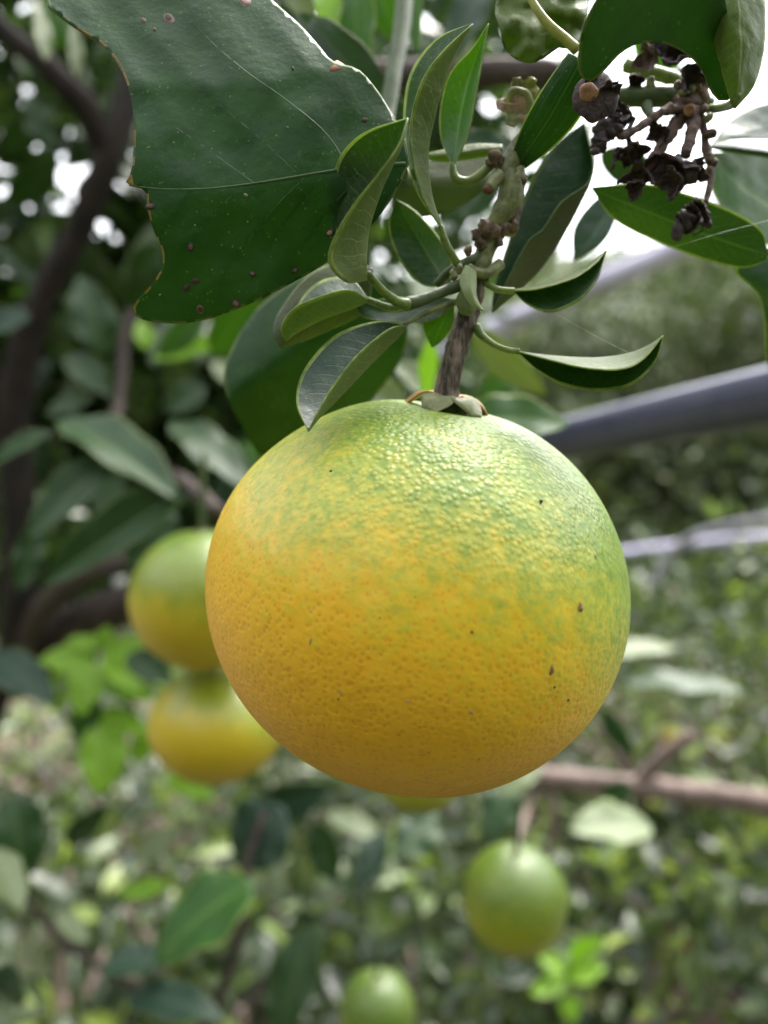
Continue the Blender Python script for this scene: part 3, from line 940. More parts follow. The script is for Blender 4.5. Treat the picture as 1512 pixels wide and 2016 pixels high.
LIME = thing('lime_shoot', W(200, 1560, 0.62), 'fresh lime-green shoot below the grey limb at left', 'shoot')
ptube('stem', [(215, 1560, .63), (205, 1440, .62), (180, 1340, .6), (200, 1270, .6)], [0.003, 0.0015], M_petiole, LIME, 20, 8)
for a in [((195, 1300, .60), (80, 1290, .58), 70, 'lime', -0.5, 0), ((200, 1290, .6), (310, 1270, .58), 60, 'lime', -0.6, 1),
          ((190, 1330, .6), (300, 1370, .58), 60, 'lime', -0.2, 2), ((185, 1360, .6), (150, 1460, .58), 60, 'bright', 0.2, 1),
          ((200, 1420, .6), (205, 1555, .57), 100, 'lime', -0.3, 3), ((190, 1310, .59), (150, 1390, .56), 70, 'lime', -0.4, 1), ((210, 1300, .59), (270, 1345, .56), 64, 'lime', -0.5, 0), ((200, 1275, .6), (130, 1255, .6), 50, 'lime', -0.6, 2), ((310, 1420, .66), (260, 1500, .64), 50, 'lime', -0.3, 1), ((205, 1330, .62), (90, 1350, .6), 64, 'lime', -0.7, 0), ((190, 1400, .62), (290, 1440, .6), 60, 'lime', -0.5, 2), ((150, 1300, .63), (95, 1400, .62), 60, 'lime', -0.3, 3), ((240, 1290, .64), (325, 1330, .62), 56, 'lime', -0.7, 1), ((330, 1530, .72), (420, 1560, .7), 56, 'lime', -0.6, 0), ((195, 1280, .6), (215, 1235, .6), 40, 'lime', 0.1, 0),
          ((200, 1390, .6), (110, 1340, .6), 46, 'pale', -0.5, 1), ((250, 1340, .62), (330, 1310, .62), 36, 'lime', -0.6, 2)]:
    place_leaf(LIME, *a)

SAP = thing('lime_shoot', W(1110, 2010, 0.95), 'small bright green seedling low at right under the small green fruit', 'shoot')
ptube('stem', [(1110, 2040, .95), (1115, 1960, .95), (1120, 1890, .95)], [0.003, 0.0015], M_petiole, SAP, 14, 8)
for a in [((1115, 1930, .95), (1050, 1950, .93), 44, 'lime', -0.3, 0), ((1115, 1920, .95), (1180, 1900, .93), 48, 'lime', -0.3, 1),
          ((1115, 1960, .95), (1130, 2010, .93), 50, 'lime', 0.2, 2), ((1120, 1890, .95), (1180, 1850, .93), 40, 'lime', -0.2, 3),
          ((1115, 1910, .95), (1070, 1880, .95), 36, 'lime', -0.4, 1)]:
    place_leaf(SAP, *a)

# ------------------------------------------------------------------ fruits
ZR = 0.915


def fruit_profile(th, R, zr=ZR):
    rho = R * math.sin(th)
    z = R * zr * math.cos(th) - 0.045 * R * math.exp(-(th / 0.22) ** 2) + 0.03 * R * math.exp(-((math.pi - th) / 0.2) ** 2)
    return rho, z


def fruit_mesh(R, nth, nph, mat, zr=ZR, seed=0.0, lump=0.016):
    V, F = [], []
    for i in range(nth + 1):
        th = math.pi * i / nth
        rho, z = fruit_profile(min(max(th, 1e-3), math.pi - 1e-3), R, zr)
        for j in range(nph):
            a = 2 * math.pi * j / nph
            p = Vector((rho * math.cos(a), rho * math.sin(a), z))
            p *= 1 + lump * mnoise.noise(p / R * 1.3 + Vector((seed, 0, 0))) * min(1.0, rho / (0.3 * R))
            V.append(p)
    for i in range(nth):
        for j in range(nph):
            k = (j + 1) % nph
            F.append((i * nph + j, (i + 1) * nph + j, (i + 1) * nph + k, i * nph + k))
    return mesh('citrus_fruit', V, F, mat)


def zsurf(rho, R):
    th = math.asin(min(rho / R, 1))
    return fruit_profile(th, R)[1]


def sheet(name, P, mats, parent, thick, mi=0, closed=False):
    """A thin solid from a grid of points (world or local coordinates as given)."""
    nu, nv = P.shape[:2]
    dU = np.gradient(P, axis=0); dV = np.gradient(P, axis=1)
    Nn = np.cross(dU, dV)
    Nn /= np.linalg.norm(Nn, axis=2)[..., None] + 1e-15
    V = np.concatenate([(P + Nn * thick / 2).reshape(-1, 3), (P - Nn * thick / 2).reshape(-1, 3)])
    o = nu * nv
    F = []
    for i in range(nu - 1):
        for j in range(nv - 1):
            a, b, c, d = i * nv + j, (i + 1) * nv + j, (i + 1) * nv + j + 1, i * nv + j + 1
            F.append((a, b, c, d)); F.append((d + o, c + o, b + o, a + o))
    for i in range(nu - 1):
        for j in (0, nv - 1):
            a, b = i * nv + j, (i + 1) * nv + j
            F.append((a, a + o, b + o, b))
    for j in range(nv - 1):
        for i in (0, nu - 1):
            a, b = i * nv + j, i * nv + j + 1
            F.append((a, a + o, b + o, b))
    return V, F


M_fruit = fruit_mat('citrus_rind', -0.36)
FR = 0.0402
fruit_c = W(820, 1160, 0.150)
fr = obj('citrus_fruit', fruit_mesh(FR, 150, 260, M_fruit), None, fruit_c)
fr.rotation_mode = 'QUATERNION'
fr.rotation_quaternion = Vector((0, 0, 1)).rotation_difference(Vector((0.15, -0.235, 0.96)).normalized())
tag(fr, 'large sharp golden citrus fruit with a green cap in the middle', 'fruit')

# calyx of the main fruit, in the fruit's own coordinates
Vc, Fc = [], []
prof = [(0.0, 0.0030), (0.0016, 0.0030), (0.0026, 0.0026), (0.0033, 0.0017), (0.0036, 0.0006), (0.0034, -0.0012)]
for rho, hz in prof:
    for j in range(28):
        a = 2 * math.pi * j / 28
        rr = rho * (1 + 0.06 * math.cos(5 * a))
        Vc.append((rr * math.cos(a), rr * math.sin(a), zsurf(0.003, FR) + hz - 0.0004))
for i in range(len(prof) - 1):
    for j in range(28):
        k = (j + 1) % 28
        Fc.append((i * 28 + j, (i + 1) * 28 + j, (i + 1) * 28 + k, i * 28 + k))
calyx = obj('calyx', mesh('calyx', Vc, Fc, plain_mat('calyx_button', (0.05, 0.085, 0.02), (0.11, 0.15, 0.045), 500, 0.5)), fr)
for ang, rmax, wid, mt, arch in ((-122, 0.0068, 0.0036, M_sepal, 0.0004), (-46, 0.0073, 0.0037, M_sepal, 0.0006), (16, 0.0078, 0.0028, M_sepaltip, 0.0007),
                                 (95, 0.0062, 0.0028, M_sepal, 0.0007), (166, 0.0080, 0.0027, M_sepaltip, 0.0007)):
    a = math.radians(ang)
    P = np.zeros((12, 7, 3))
    for i in range(12):
        t = i / 11
        rho = 0.0021 + t * (rmax - 0.0021)
        w = wid * (0.75 + 0.5 * t - 0.95 * t ** 2.6)
        hgt = 0.0026 * (1 - t ** 1.5) + arch * math.sin(math.pi * t) + 0.0002
        z = zsurf(rho, FR) + hgt
        for j in range(7):
            s = (j / 6 - 0.5) * 2
            x, y = rho, s * w * (1 + 0.05 * math.sin(9 * t + ang))
            zz = z - 0.0008 * s * s * t + 0.0002 * math.sin(7 * t + 3 * s + ang)
            P[i, j] = (x * math.cos(a) - y * math.sin(a), x * math.sin(a) + y * math.cos(a), zz)
    Vs, Fs = sheet('sepal', P, mt, calyx, 0.0003)
    obj('sepal', mesh('sepal', Vs, Fs, mt), calyx)
# a few corky scars on the rind
Mq = fr.rotation_quaternion.to_matrix()


def on_fruit(px, py):
    """Local point of the main fruit under a photo pixel."""
    o = Vector((0, 0, H)) - fruit_c
    d = (W(px, py, 1.0) - Vector((0, 0, H))).normalized()
    Mi = Mq.transposed()
    o, d = Mi @ o, Mi @ d
    s = Vector((1, 1, 1 / ZR))
    o2 = Vector((o.x * s.x, o.y * s.y, o.z * s.z)); d2 = Vector((d.x * s.x, d.y * s.y, d.z * s.z))
    A, B, C = d2.dot(d2), 2 * o2.dot(d2), o2.dot(o2) - FR * FR
    t = (-B - math.sqrt(max(B * B - 4 * A * C, 0))) / (2 * A)
    return o + d * t


for (px, py, sx, sy, mt) in ((1086, 1320, 7, 14, M_cut), (1144, 1196, 6, 10, M_cut), (1118, 1378, 4, 4, M_spotdk), (1091, 1352, 3.5, 4, M_spotdk),
                             (612, 1262, 3, 12, M_sepal), (672, 1362, 4, 4, M_pink), (652, 928, 4.5, 4.5, M_spotdk), (594, 1018, 4, 5, M_spot), (930, 1245, 3, 3, M_spotdk),
                             (802, 1380, 4, 4, M_pink), (928, 1403, 5, 3.5, M_sepal), (1066, 987, 4, 4, M_spotdk), (667, 1376, 3.5, 3.5, M_spotdk)):
    c = on_fruit(px, py)
    n = Vector((c.x, c.y, c.z / ZR / ZR)).normalized()
    x = n.cross(Vector((0, 0, 1))).normalized(); y = n.cross(x)
    k = PX(0.115)
    Vd, Fd = [c + n * 0.00022], []
    for ring, hh in ((0.55, 0.00020), (1.0, -0.0001)):
        for j in range(12):
            a = 2 * math.pi * j / 12
            q = 1 + 0.25 * math.sin(3 * a + px)
            Vd.append(c + x * (math.cos(a) * sx * k * ring * q) + y * (math.sin(a) * sy * k * ring * q) + n * hh)
    for j in range(12):
        Fd.append((0, 1 + j, 1 + (j + 1) % 12))
        Fd.append((1 + j, 13 + j, 13 + (j + 1) % 12, 1 + (j + 1) % 12))
    obj('scar', mesh('scar', Vd, Fd, mt), fr)


def calyx_small(parent, R, zr):
    V, F = [], []
    for i in range(6):
        t = i / 5
        for j in range(25):
            a = 2 * math.pi * j / 25
            rho = R * (0.03 + t * 0.11 * (0.7 + 0.3 * math.cos(5 * a)))
            V.append((rho * math.cos(a), rho * math.sin(a), fruit_profile(math.asin(rho / R), R, zr)[1] + R * 0.05 * (1 - t)))
    for i in range(5):
        for j in range(25):
            k = (j + 1) % 25
            F.append((i * 25 + j, i * 25 + k, (i + 1) * 25 + k, (i + 1) * 25 + j))
    obj('calyx', mesh('calyx', V, F, M_sepal), parent)


def back_fruit(px, py, d, R, zr, shift, label, stops=None, tilt=(0, -0.15), group='citrus fruits hanging in the background', fine=False, res=(60, 90)):
    m = fruit_mat('citrus_rind', shift, 0.38, 680.0, R, False, stops)
    o = obj('citrus_fruit', fruit_mesh(R, res[0], res[1], m, zr, px), None, W(px, py, d))
    o.rotation_mode = 'QUATERNION'
    o.rotation_quaternion = Vector((0, 0, 1)).rotation_difference(Vector((tilt[0], tilt[1], 1)).normalized())
    tag(o, label, 'fruit', group)
    calyx_small(o, R, zr)
    zt = fruit_profile(0.02, R, zr)[1]
    q = [(0, 0, zt), (0.0008, 0.0004, zt + 0.5 * R), (0.002, 0.003, zt + 1.1 * R)]
    sv, sf, _ = tube_geo(catmull(q, 8), [0.05 * R, 0.04 * R], 8, 0.1, 200)
    obj('stalk', mesh('stalk', sv, sf, M_twig), o)
    return o


back_fruit(402, 1178, 0.40, 0.0375, 0.97, -0.05, 'blurred yellow-green fruit, upper of the two left of the large fruit', HALFRIPE)
back_fruit(428, 1424, 0.42, 0.0365, 0.84, -0.5, 'blurred yellow fruit with green top, lower of the two left of the large fruit', HALFRIPE)
back_fruit(1014, 1770, 0.42, 0.0282, 1.03, 0.10, 'small oval green fruit hanging below right of the large fruit', UNRIPE)
back_fruit(742, 1992, 0.50, 0.0245, 1.05, 0.5, 'small dark green fruit cut off by the bottom edge', UNRIPE)
back_fruit(825, 1520, 0.36, 0.0200, 0.9, 0.0, 'sliver of a green fruit peeping out under the large fruit', UNRIPE)
for (px, py, d, lab) in ((1356, 1492, 2.0, 'tiny yellow far fruit just above the pinkish branch, left of two'), (1408, 1458, 2.1, 'tiny orange-yellow far fruit above the pinkish branch, right of two'),
                         (1296, 1598, 1.9, 'tiny yellow far fruit right of the pale leaf under the branch'), (1485, 1722, 1.8, 'tiny yellow far fruit low at the right edge'),
                         (1325, 1448, 2.1, 'tiny far fruit beside the tip of the short spur'), (1350, 1850, 1.8, 'tiny dull far fruit in the lower right bush')):
    back_fruit(px, py, d, 0.030, 0.92, -0.5, lab, group='tiny fruits on the far bushes', res=(20, 28))

# ------------------------------------------------------------------ leaf builders for the sharp foreground
def loft_leaf(parent, L, M, R, mats, r=0.18, thick=0.00022, nu=34, nvh=9, show='top', lump=0.00025, label=None, name='leaf'):
    """Blade lofted through margin L, midrib M, margin R (photo px,py,depth), rounded at the midrib."""
    l, m, rr = (catmull(wpts(q), nu) for q in (L, M, R))
    vs = np.concatenate([[-1], np.linspace(-0.93, 0.93, 2 * nvh + 1), [1]])
    us = np.linspace(0, 1, nu + 1)

    def f(s):
        return (s + np.sqrt(s * s + r * r)) / 2
    f0, f1 = f(-1.0), f(1.0)
    P = np.zeros((nu + 1, len(vs), 3))
    for j, v in enumerate(vs):
        gl = (f(-v) - f0) / (f1 - f0)
        gr = (f(v) - f0) / (f1 - f0)
        P[:, j] = m + (l - m) * gl + (rr - m) * gr
    # keep base and tip from collapsing to a point
    for k in (0, nu):
        P[k] += (P[1 if k == 0 else nu - 1] - P[k]) * 0.12
    for i in range(nu + 1):
        for j in range(len(vs)):
            q = Vector(P[i, j])
            P[i, j] += np.array([0, 1, 0.3]) * lump * (mnoise.noise(q * 260) + 0.5 * mnoise.noise(q * 700))
    nrm = np.cross(P[nu // 2 + 1, nvh // 2] - P[nu // 2 - 1, nvh // 2], P[nu // 2, nvh // 2 + 1] - P[nu // 2, nvh // 2 - 1])
    toc = np.array([0, 0, H]) - P[nu // 2, nvh // 2]
    facing = np.dot(nrm, toc) > 0
    flip = (not facing) if show == 'top' else facing
    base = parent.location
    o = obj(name, grid_leaf(name, P, vs, us, mats, thick, np.array(base), flip), parent)
    if label:
        o['label'] = label
    return o


def inside(p, poly):
    x, y = p
    c = False
    n = len(poly)
    for i in range(n):
        x1, y1 = poly[i]; x2, y2 = poly[(i + 1) % n]
        if (y1 > y) != (y2 > y) and x < (x2 - x1) * (y - y1) / (y2 - y1) + x1:
            c = not c
    return c


def cut_leaf(parent, outline, depth, mats, step=13, thick=0.00035, rim=4.5, sm=3, uvf=None, label=None, rimsel=None):
    """Blade with an irregular (bitten, torn) outline; depth(px,py) gives its relief."""
    pts = np.array(outline, dtype=float)
    n = len(pts) * sm
    closed = np.vstack([pts, pts[:1]])
    poly = catmull(closed, n)[:-1]
    cen = poly.mean(axis=0)
    # inset ring
    nxt, prv = np.roll(poly, -1, 0), np.roll(poly, 1, 0)
    t = nxt - prv
    t /= np.linalg.norm(t, axis=1)[:, None] + 1e-9
    nor = np.stack([-t[:, 1], t[:, 0]], 1)
    area = np.sum(poly[:, 0] * nxt[:, 1] - nxt[:, 0] * poly[:, 1])
    if area < 0:
        nor = -nor
    inner = poly + nor * rim
    lp = [tuple(p) for p in poly]
    li = [tuple(p) for p in inner]
    x0, y0 = poly.min(0); x1, y1 = poly.max(0)
    extra = []
    for yy in np.arange(y0 + step / 2, y1, step):
        for k, xx in enumerate(np.arange(x0 + step / 2, x1, step)):
            q = (xx + (step / 2 if int((yy - y0) / step) % 2 else 0), yy)
            if inside(q, li) and np.min(np.hypot(inner[:, 0] - q[0], inner[:, 1] - q[1])) > step * 0.45:
                extra.append(q)
    allp = [Vector(p) for p in lp + li + extra]
    res = delaunay_2d_cdt(allp, [], [list(range(len(lp)))], 1, 1e-4)
    v2, f2, ov = res[0], res[2], res[3]
    src = [min(o) if o else 10 ** 9 for o in ov]
    no = len(lp)
    P = np.array([W(p.x, p.y, depth(p.x, p.y)) for p in v2])
    Nn = np.zeros_like(P)
    tris = []
    for f in f2:
        a, b, c = f[0], f[1], f[2]
        nn = np.cross(P[b] - P[a], P[c] - P[a])
        if np.dot(nn, np.array([0, 0, H]) - P[a]) < 0:
            f = f[::-1]
            nn = -nn
        for k in f:
            Nn[k] += nn
        tris.append(tuple(f))
    Nn /= np.linalg.norm(Nn, axis=1)[:, None] + 1e-15
    base = np.array(parent.location)
    nv = len(P)
    V = np.concatenate([P + Nn * thick / 2 - base, P - Nn * thick / 2 - base])
    F, MI = [], []
    edge = {}
    for f in tris:
        isrim = all(src[k] < 2 * no for k in f)
        mi = 0
        if isrim:
            mi = 2
            if rimsel is not None:
                c = np.mean([[v2[k].x, v2[k].y] for k in f], axis=0)
                mi = rimsel(c[0], c[1])
        F.append(f); MI.append(mi)
        F.append(tuple(k + nv for k in f[::-1])); MI.append(1)
        for a, b in zip(f, f[1:] + f[:1]):
            edge[(a, b)] = mi
    for (a, b), mi in edge.items():
        if (b, a) not in edge:
            F.append((b, a, a + nv, b + nv)); MI.append(mi if mi >= 2 else 2)
    UV = None
    if uvf is not None:
        u = np.array([uvf(p.x, p.y) for p in v2])
        UV = np.concatenate([u, u])
    o = obj('leaf', mesh('leaf', V, F, mats, MI, UV), parent)
    if label:
        o['label'] = label
    return o


def spot(parent, px, py, depth, r, m_out, m_in, name='leaf_spot'):
    c = np.array(W(px, py, depth(px, py)))
    ex = np.array(W(px + 2, py, depth(px + 2, py))) - c
    ey = np.array(W(px, py + 2, depth(px, py + 2))) - c
    n = np.cross(ex, ey)
    n /= np.linalg.norm(n)
    if np.dot(n, np.array([0, 0, H]) - c) < 0:
        n = -n
    ex, ey = ex / 2, ey / 2
    V, F, MI = [c + n * 0.00042], [], []
    for ring, hh in ((0.55, 0.00040), (1.0, 0.00012)):
        for j in range(14):
            a = 2 * math.pi * j / 14
            q = r * ring * (1 + 0.16 * math.sin(2 * a + px) + 0.1 * math.sin(5 * a + py))
            V.append(c + ex * math.cos(a) * q + ey * math.sin(a) * q * 0.95 + n * hh)
    for j in range(14):
        k = (j + 1) % 14
        F.append((0, 1 + j, 1 + k)); MI.append(1)
        F.append((1 + j, 15 + j, 15 + k, 1 + k)); MI.append(0)
    part(name, V, F, [m_out, m_in], parent, MI)


def blob(name, c, radii, mat, parent, amp=0.25, freq=500.0, nth=14, nph=20, rot=None, label=None):
    V, F = [], []
    c = Vector(c)
    for i in range(nth + 1):
        th = math.pi * i / nth
        for j in range(nph):
            a = 2 * math.pi * j / nph
            d = Vector((math.sin(th) * math.cos(a), math.sin(th) * math.sin(a), math.cos(th)))
            p = Vector((d.x * radii[0], d.y * radii[1], d.z * radii[2]))
            q = (c + p) * freq
            k = 1 + amp * mnoise.noise(q) + amp * 0.6 * mnoise.noise(q * 2.1)
            p *= k
            if rot is not None:
                p = rot @ p
            V.append(c + p)
    for i in range(nth):
        for j in range(nph):
            k = (j + 1) % nph
            F.append((i * nph + j, (i + 1) * nph + j, (i + 1) * nph + k, i * nph + k))
    return part(name, V, F, mat, parent, label=label)


def dry_cup(name, c, axis, size, mat, parent, lobes=5, flare=0.9, seed=0.0, label=None, amp=0.22):
    """Withered calyx: a crumpled lobed cup opening along axis."""
    c = Vector(c)
    axis = Vector(axis).normalized()
    x = axis.orthogonal().normalized()
    y = axis.cross(x)
    nu, nv = 12, 44
    P = np.zeros((nu, nv + 1, 3))
    for i in range(nu):
        t = i / (nu - 1)
        for j in range(nv + 1):
            a = 2 * math.pi * (j % nv) / nv
            lob = 1 - 0.45 * t * (0.5 - 0.5 * math.cos(lobes * a + seed)) ** 0.8
            rad = size * (0.02 + (0.2 + flare) * t ** 0.7 * lob * (1 - 0.25 * t ** 3))
            hgt = size * (1.15 * t * lob - 0.5 * t ** 3 * (0.5 + 0.5 * math.sin(a * 2 + seed)))
            p = c + x * (rad * math.cos(a)) + y * (rad * math.sin(a)) + axis * hgt
            q = p * (1.1 / size) + Vector((seed, seed, seed))
            p += (x * mnoise.noise(q) + y * mnoise.noise(q + Vector((9, 0, 0))) + axis * mnoise.noise(q + Vector((0, 9, 0)))) * size * amp * (0.3 + t)
            q2 = p * (4.0 / size)
            p += (x * mnoise.noise(q2) + y * mnoise.noise(q2 + Vector((5, 0, 0))) + axis * mnoise.noise(q2 + Vector((0, 5, 0)))) * size * 0.16
            P[i, j] = p
    V, F = sheet(name, P, mat, parent, size * 0.05)
    return part(name, V, F, mat, parent, label=label, smooth=False)


STD = [M_top, M_under, M_rim]
OLD = [M_top, M_underdk, M_rim]

# ------------------------------------------------------------------ the fruiting twig
TW = thing('fruiting_twig', W(1003, 330, 0.143), 'leafy twig with a brown stalk that carries the large fruit', 'twig')
ptube('stalk', [(877, 800, .1412), (880, 770, .1412), (887, 735, .1412), (898, 690, .1412), (915, 640, .1415), (930, 590, .142), (938, 545, .1425)],
      [.0024, .0022, .0021, .0021, .0020, .0019, .0017], M_bark, TW, 60, 18, 0.13, 700.0, label='brown ridged fruit stalk')
ptube('stem', [(934, 560, .1425), (945, 525, .1425), (960, 485, .1425), (972, 455, .143)], [.0016, .0017, .0018, .0022], M_twigpale, TW, 24, 14, 0.12, 500.0)
ptube('stem', [(968, 452, .1425), (985, 425, .142), (1003, 398, .1415), (1008, 365, .1415), (1000, 335, .142), (1012, 305, .1425), (1040, 265, .143), (1070, 235, .144)],
      [.0017, .0021, .0023, .0021, .0019, .0017, .0016, .0014], M_twigpale, TW, 44, 14, 0.14, 420.0, label='thick pale green upper stem with a kink')
ptube('stem', [(1000, 460, .144), (1010, 425, .1445), (1018, 380, .1445), (1022, 340, .145)], [.0013, .0014, .0013, .0010], M_bark, TW, 24, 12, 0.2, 500.0)
for (px, py, d, rr, mt) in ((955, 452, .1405, .0016, M_knot), (940, 462, .141, .0011, M_knot), (974, 455, .1402, .0012, M_knot), (992, 448, .142, .0014, M_knot),
                            (1008, 447, .1425, .0011, M_knot), (948, 478, .141, .0012, M_knot), (975, 310, .141, .0013, M_knot), (966, 322, .1415, .0009, M_knot),
                            (985, 318, .141, .0009, M_knot), (1022, 345, .1405, .0011, M_sepal), (1027, 358, .1405, .0009, M_knot), (922, 494, .1405, .0008, M_knot),
                            (903, 530, .1405, .0009, M_sepal), (893, 541, .1405, .0008, M_sepal), (980, 478, .1415, .0009, M_knot), (932, 583, .1405, .0008, M_twigpale)):
    blob('bud', W(px, py, d), (rr, rr, rr * 1.2), mt, TW, 0.45, 900.0, 10, 14)
ptube('stub', [(986, 345, .1405), (975, 355, .140), (963, 370, .1395)], [.0012, .0011, .0010], M_sepal, TW, 8, 10, 0.15, 700.0)
blob('stub', W(961, 373, .1393), (.0010, .0007, .0009), M_scar, TW, 0.15, 900, 8, 12)
# side stems and petioles
ptube('side_stem', [(930, 555, .142), (905, 562, .141), (870, 575, .1395), (835, 588, .138), (800, 598, .1365)], [.0011, .0011, .0010, .0011, .0012], M_twig, TW, 30, 12, 0.1, 500.0)
ptube('petiole', [(802, 600, .1362), (785, 596, .135), (762, 580, .1325), (742, 560, .130), (724, 538, .1283)], [.0012, .0009, .0008, .0007, .0007], M_petiole, TW, 24, 10)
ptube('side_stem', [(972, 478, .143), (945, 505, .142), (915, 520, .142), (885, 535, .143), (860, 560, .145)], [.0012, .0011, .0010, .0008], M_twig, TW, 26, 12, 0.12, 500.0)
ptube('side_stem', [(905, 592, .1415), (865, 606, .140), (830, 620, .1385), (796, 640, .137)], [.0010, .0011, .0009, .0006], M_twigpale, TW, 24, 12, 0.1, 500.0, 0.6)
ptube('petiole', [(866, 445, .138), (876, 475, .1385), (887, 497, .139), (900, 518, .140)], [.0006, .0007, .0007, .0008], M_petiole, TW, 18, 10)
ptube('petiole', [(890, 322, .142), (893, 342, .142), (903, 355, .142), (925, 357, .142), (948, 342, .142), (972, 318, .142)], [.0006, .0008, .0009, .0009, .0008, .0009], M_petiole, TW, 30, 10)
ptube('petiole', [(950, 545, .1415), (962, 560, .141), (980, 570, .1405), (1013, 573, .140)], [.0009, .0007, .0006, .0006], M_petiole, TW, 20, 10)
ptube('petiole', [(936, 642, .1405), (948, 660, .140), (975, 680, .139), (1002, 690, .1385), (1022, 692, .138)], [.0009, .0007, .0006, .0006, .0006], M_petiole, TW, 22, 10)
ptube('petiole', [(985, 520, .1415), (960, 538, .140), (938, 535, .139), (922, 524, .1385)], [.0011, .0010, .0009, .0006], M_twigpale, TW, 20, 10)
ptube('petiole', [(798, 600, .137), (770, 606, .139), (722, 590, .141)], [.0008, .0007, .0006], M_petiole, TW, 16, 10)

# C: folded leaf in front of the big one, pale back turned over
loft_leaf(TW, [(722, 552, .128), (672, 505, .1310), (656, 440, .1305), (652, 380, .129), (668, 310, .126), (715, 262, .121), (803, 232, .116)],
          [(722, 552, .128), (737, 500, .1265), (766, 420, .1255), (790, 340, .1235), (804, 280, .1195), (803, 232, .116)],
          [(722, 552, .128), (682, 556, .122), (649, 522, .119), (652, 482, .118), (690, 412, .1165), (745, 342, .115), (785, 285, .1145), (803, 232, .116)],
          [M_top, M_under, M_rim], 0.35, label='folded leaf with its pale underside turned over')
# D1, D2: two tall leaves
loft_leaf(TW, [(870, 450, .138), (822, 380, .141), (800, 300, .142), (795, 215, .141), (810, 140, .138), (860, 76, .134), (932, 46, .130)],
          [(870, 450, .138), (857, 380, .1365), (857, 300, .1355), (873, 240, .1345), (892, 170, .133), (910, 100, .131), (932, 46, .130)],
          [(870, 450, .138), (836, 400, .1335), (811, 310, .1315), (808, 240, .1305), (830, 160, .1285), (872, 100, .1285), (932, 46, .130)],
          STD, 0.3, label='tall upright leaf folded to show its grey-green underside')
loft_leaf(TW, [(892, 330, .142), (868, 275, .145), (866, 215, .145), (885, 145, .1435), (930, 95, .141), (962, 45, .138)],
          [(892, 330, .142), (906, 250, .1450), (920, 180, .1445), (941, 110, .142), (962, 45, .138)],
          [(892, 330, .142), (922, 265, .1405), (939, 180, .1395), (951, 110, .139), (962, 45, .138)],
          [M_bright, M_under, M_rim], 0.25, label='tall bright green leaf with a pointed tip')
# F: dark leaf pointing up behind the side stem
loft_leaf(TW, [(885, 562, .146), (830, 560, .149), (785, 510, .151), (765, 445, .152), (780, 392, .150)],
          [(885, 562, .146), (850, 510, .1500), (815, 450, .1515), (780, 392, .150)],
          [(885, 562, .146), (891, 520, .145), (866, 470, .147), (820, 418, .149), (780, 392, .150)], STD, 0.2)
# G: rolled pair at left
loft_leaf(TW, [(735, 530, .150), (690, 512, .152), (610, 540, .152), (552, 610, .150), (538, 655, .148), (552, 684, .147)],
          [(735, 530, .150), (700, 560, .147), (630, 600, .145), (580, 650, .145), (552, 684, .147)],
          [(735, 530, .150), (720, 610, .151), (650, 650, .151), (595, 672, .149), (552, 684, .147)], [M_top, M_underdk, M_rimold], 0.6, show='under')
loft_leaf(TW, [(728, 592, .141), (692, 550, .146), (640, 550, .146), (600, 580, .144), (566, 640, .139), (562, 672, .135)],
          [(728, 592, .141), (690, 628, .139), (640, 646, .137), (590, 662, .136), (562, 672, .135)],
          [(728, 592, .141), (690, 570, .1355), (640, 580, .1335), (580, 606, .1325), (553, 645, .133), (562, 672, .135)], STD, 0.3,
          label='rolled leaf with its green underside outwards')
# lower small dark leaf behind
loft_leaf(TW, [(905, 590, .144), (840, 583, .147), (760, 588, .149), (700, 596, .150)], [(905, 590, .144), (830, 610, .146), (760, 618, .148), (700, 600, .150)],
          [(905, 590, .144), (850, 632, .144), (760, 634, .146), (712, 622, .149), (700, 600, .150)], STD, 0.15)
loft_leaf(TW, [(895, 590, .145), (850, 600, .147), (832, 640, .147), (850, 685, .147)], [(895, 590, .145), (872, 640, .146), (850, 685, .147)],
          [(895, 590, .145), (892, 640, .144), (870, 672, .146), (850, 685, .147)], [M_bright, M_under, M_rim], 0.15)
# H: leaf whose tip rests before the fruit's shoulder
loft_leaf(TW, [(802, 640, .137), (740, 633, .1375), (660, 660, .135), (600, 725, .131), (583, 790, .1265), (607, 850, .122)],
          [(802, 640, .137), (790, 665, .1375), (736, 727, .1345), (676, 790, .1295), (630, 828, .125), (607, 850, .122)],
          [(802, 640, .137), (765, 648, .1315), (702, 700, .1275), (652, 765, .1245), (621, 820, .1220), (607, 850, .122)],
          [M_blue, M_under, M_rim], 0.2, label='leaf with glossy dark face and pale turned edge, tip before the fruit')
# I, J: two boat-shaped leaves at right
loft_leaf(TW, [(1010, 573, .140), (1040, 600, .1405), (1085, 615, .1405), (1140, 592, .141), (1176, 550, .143), (1195, 492, .146)],
          [(1010, 570, .141), (1060, 556, .1435), (1130, 533, .1455), (1165, 512, .146), (1195, 492, .146)],
          [(1010, 573, .140), (1060, 569, .1375), (1130, 548, .139), (1172, 519, .142), (1195, 492, .146)],
          [M_top, M_under, M_rim], 0.2, label='dark boat-shaped leaf, the upper of two at right')
loft_leaf(TW, [(1018, 692, .138), (1060, 730, .1390), (1110, 758, .139), (1180, 770, .139), (1245, 757, .138), (1290, 712, .138), (1306, 660, .138)],
          [(1018, 692, .138), (1080, 694, .1415), (1160, 695, .1425), (1230, 690, .1415), (1275, 678, .140), (1306, 660, .138)],
          [(1018, 692, .138), (1070, 706, .1345), (1150, 725, .1315), (1220, 728, .1315), (1265, 709, .134), (1306, 660, .138)],
          [M_top, M_underlite, M_rim], 0.22, label='boat-shaped leaf with a silvery folded side, the lower of two at right')
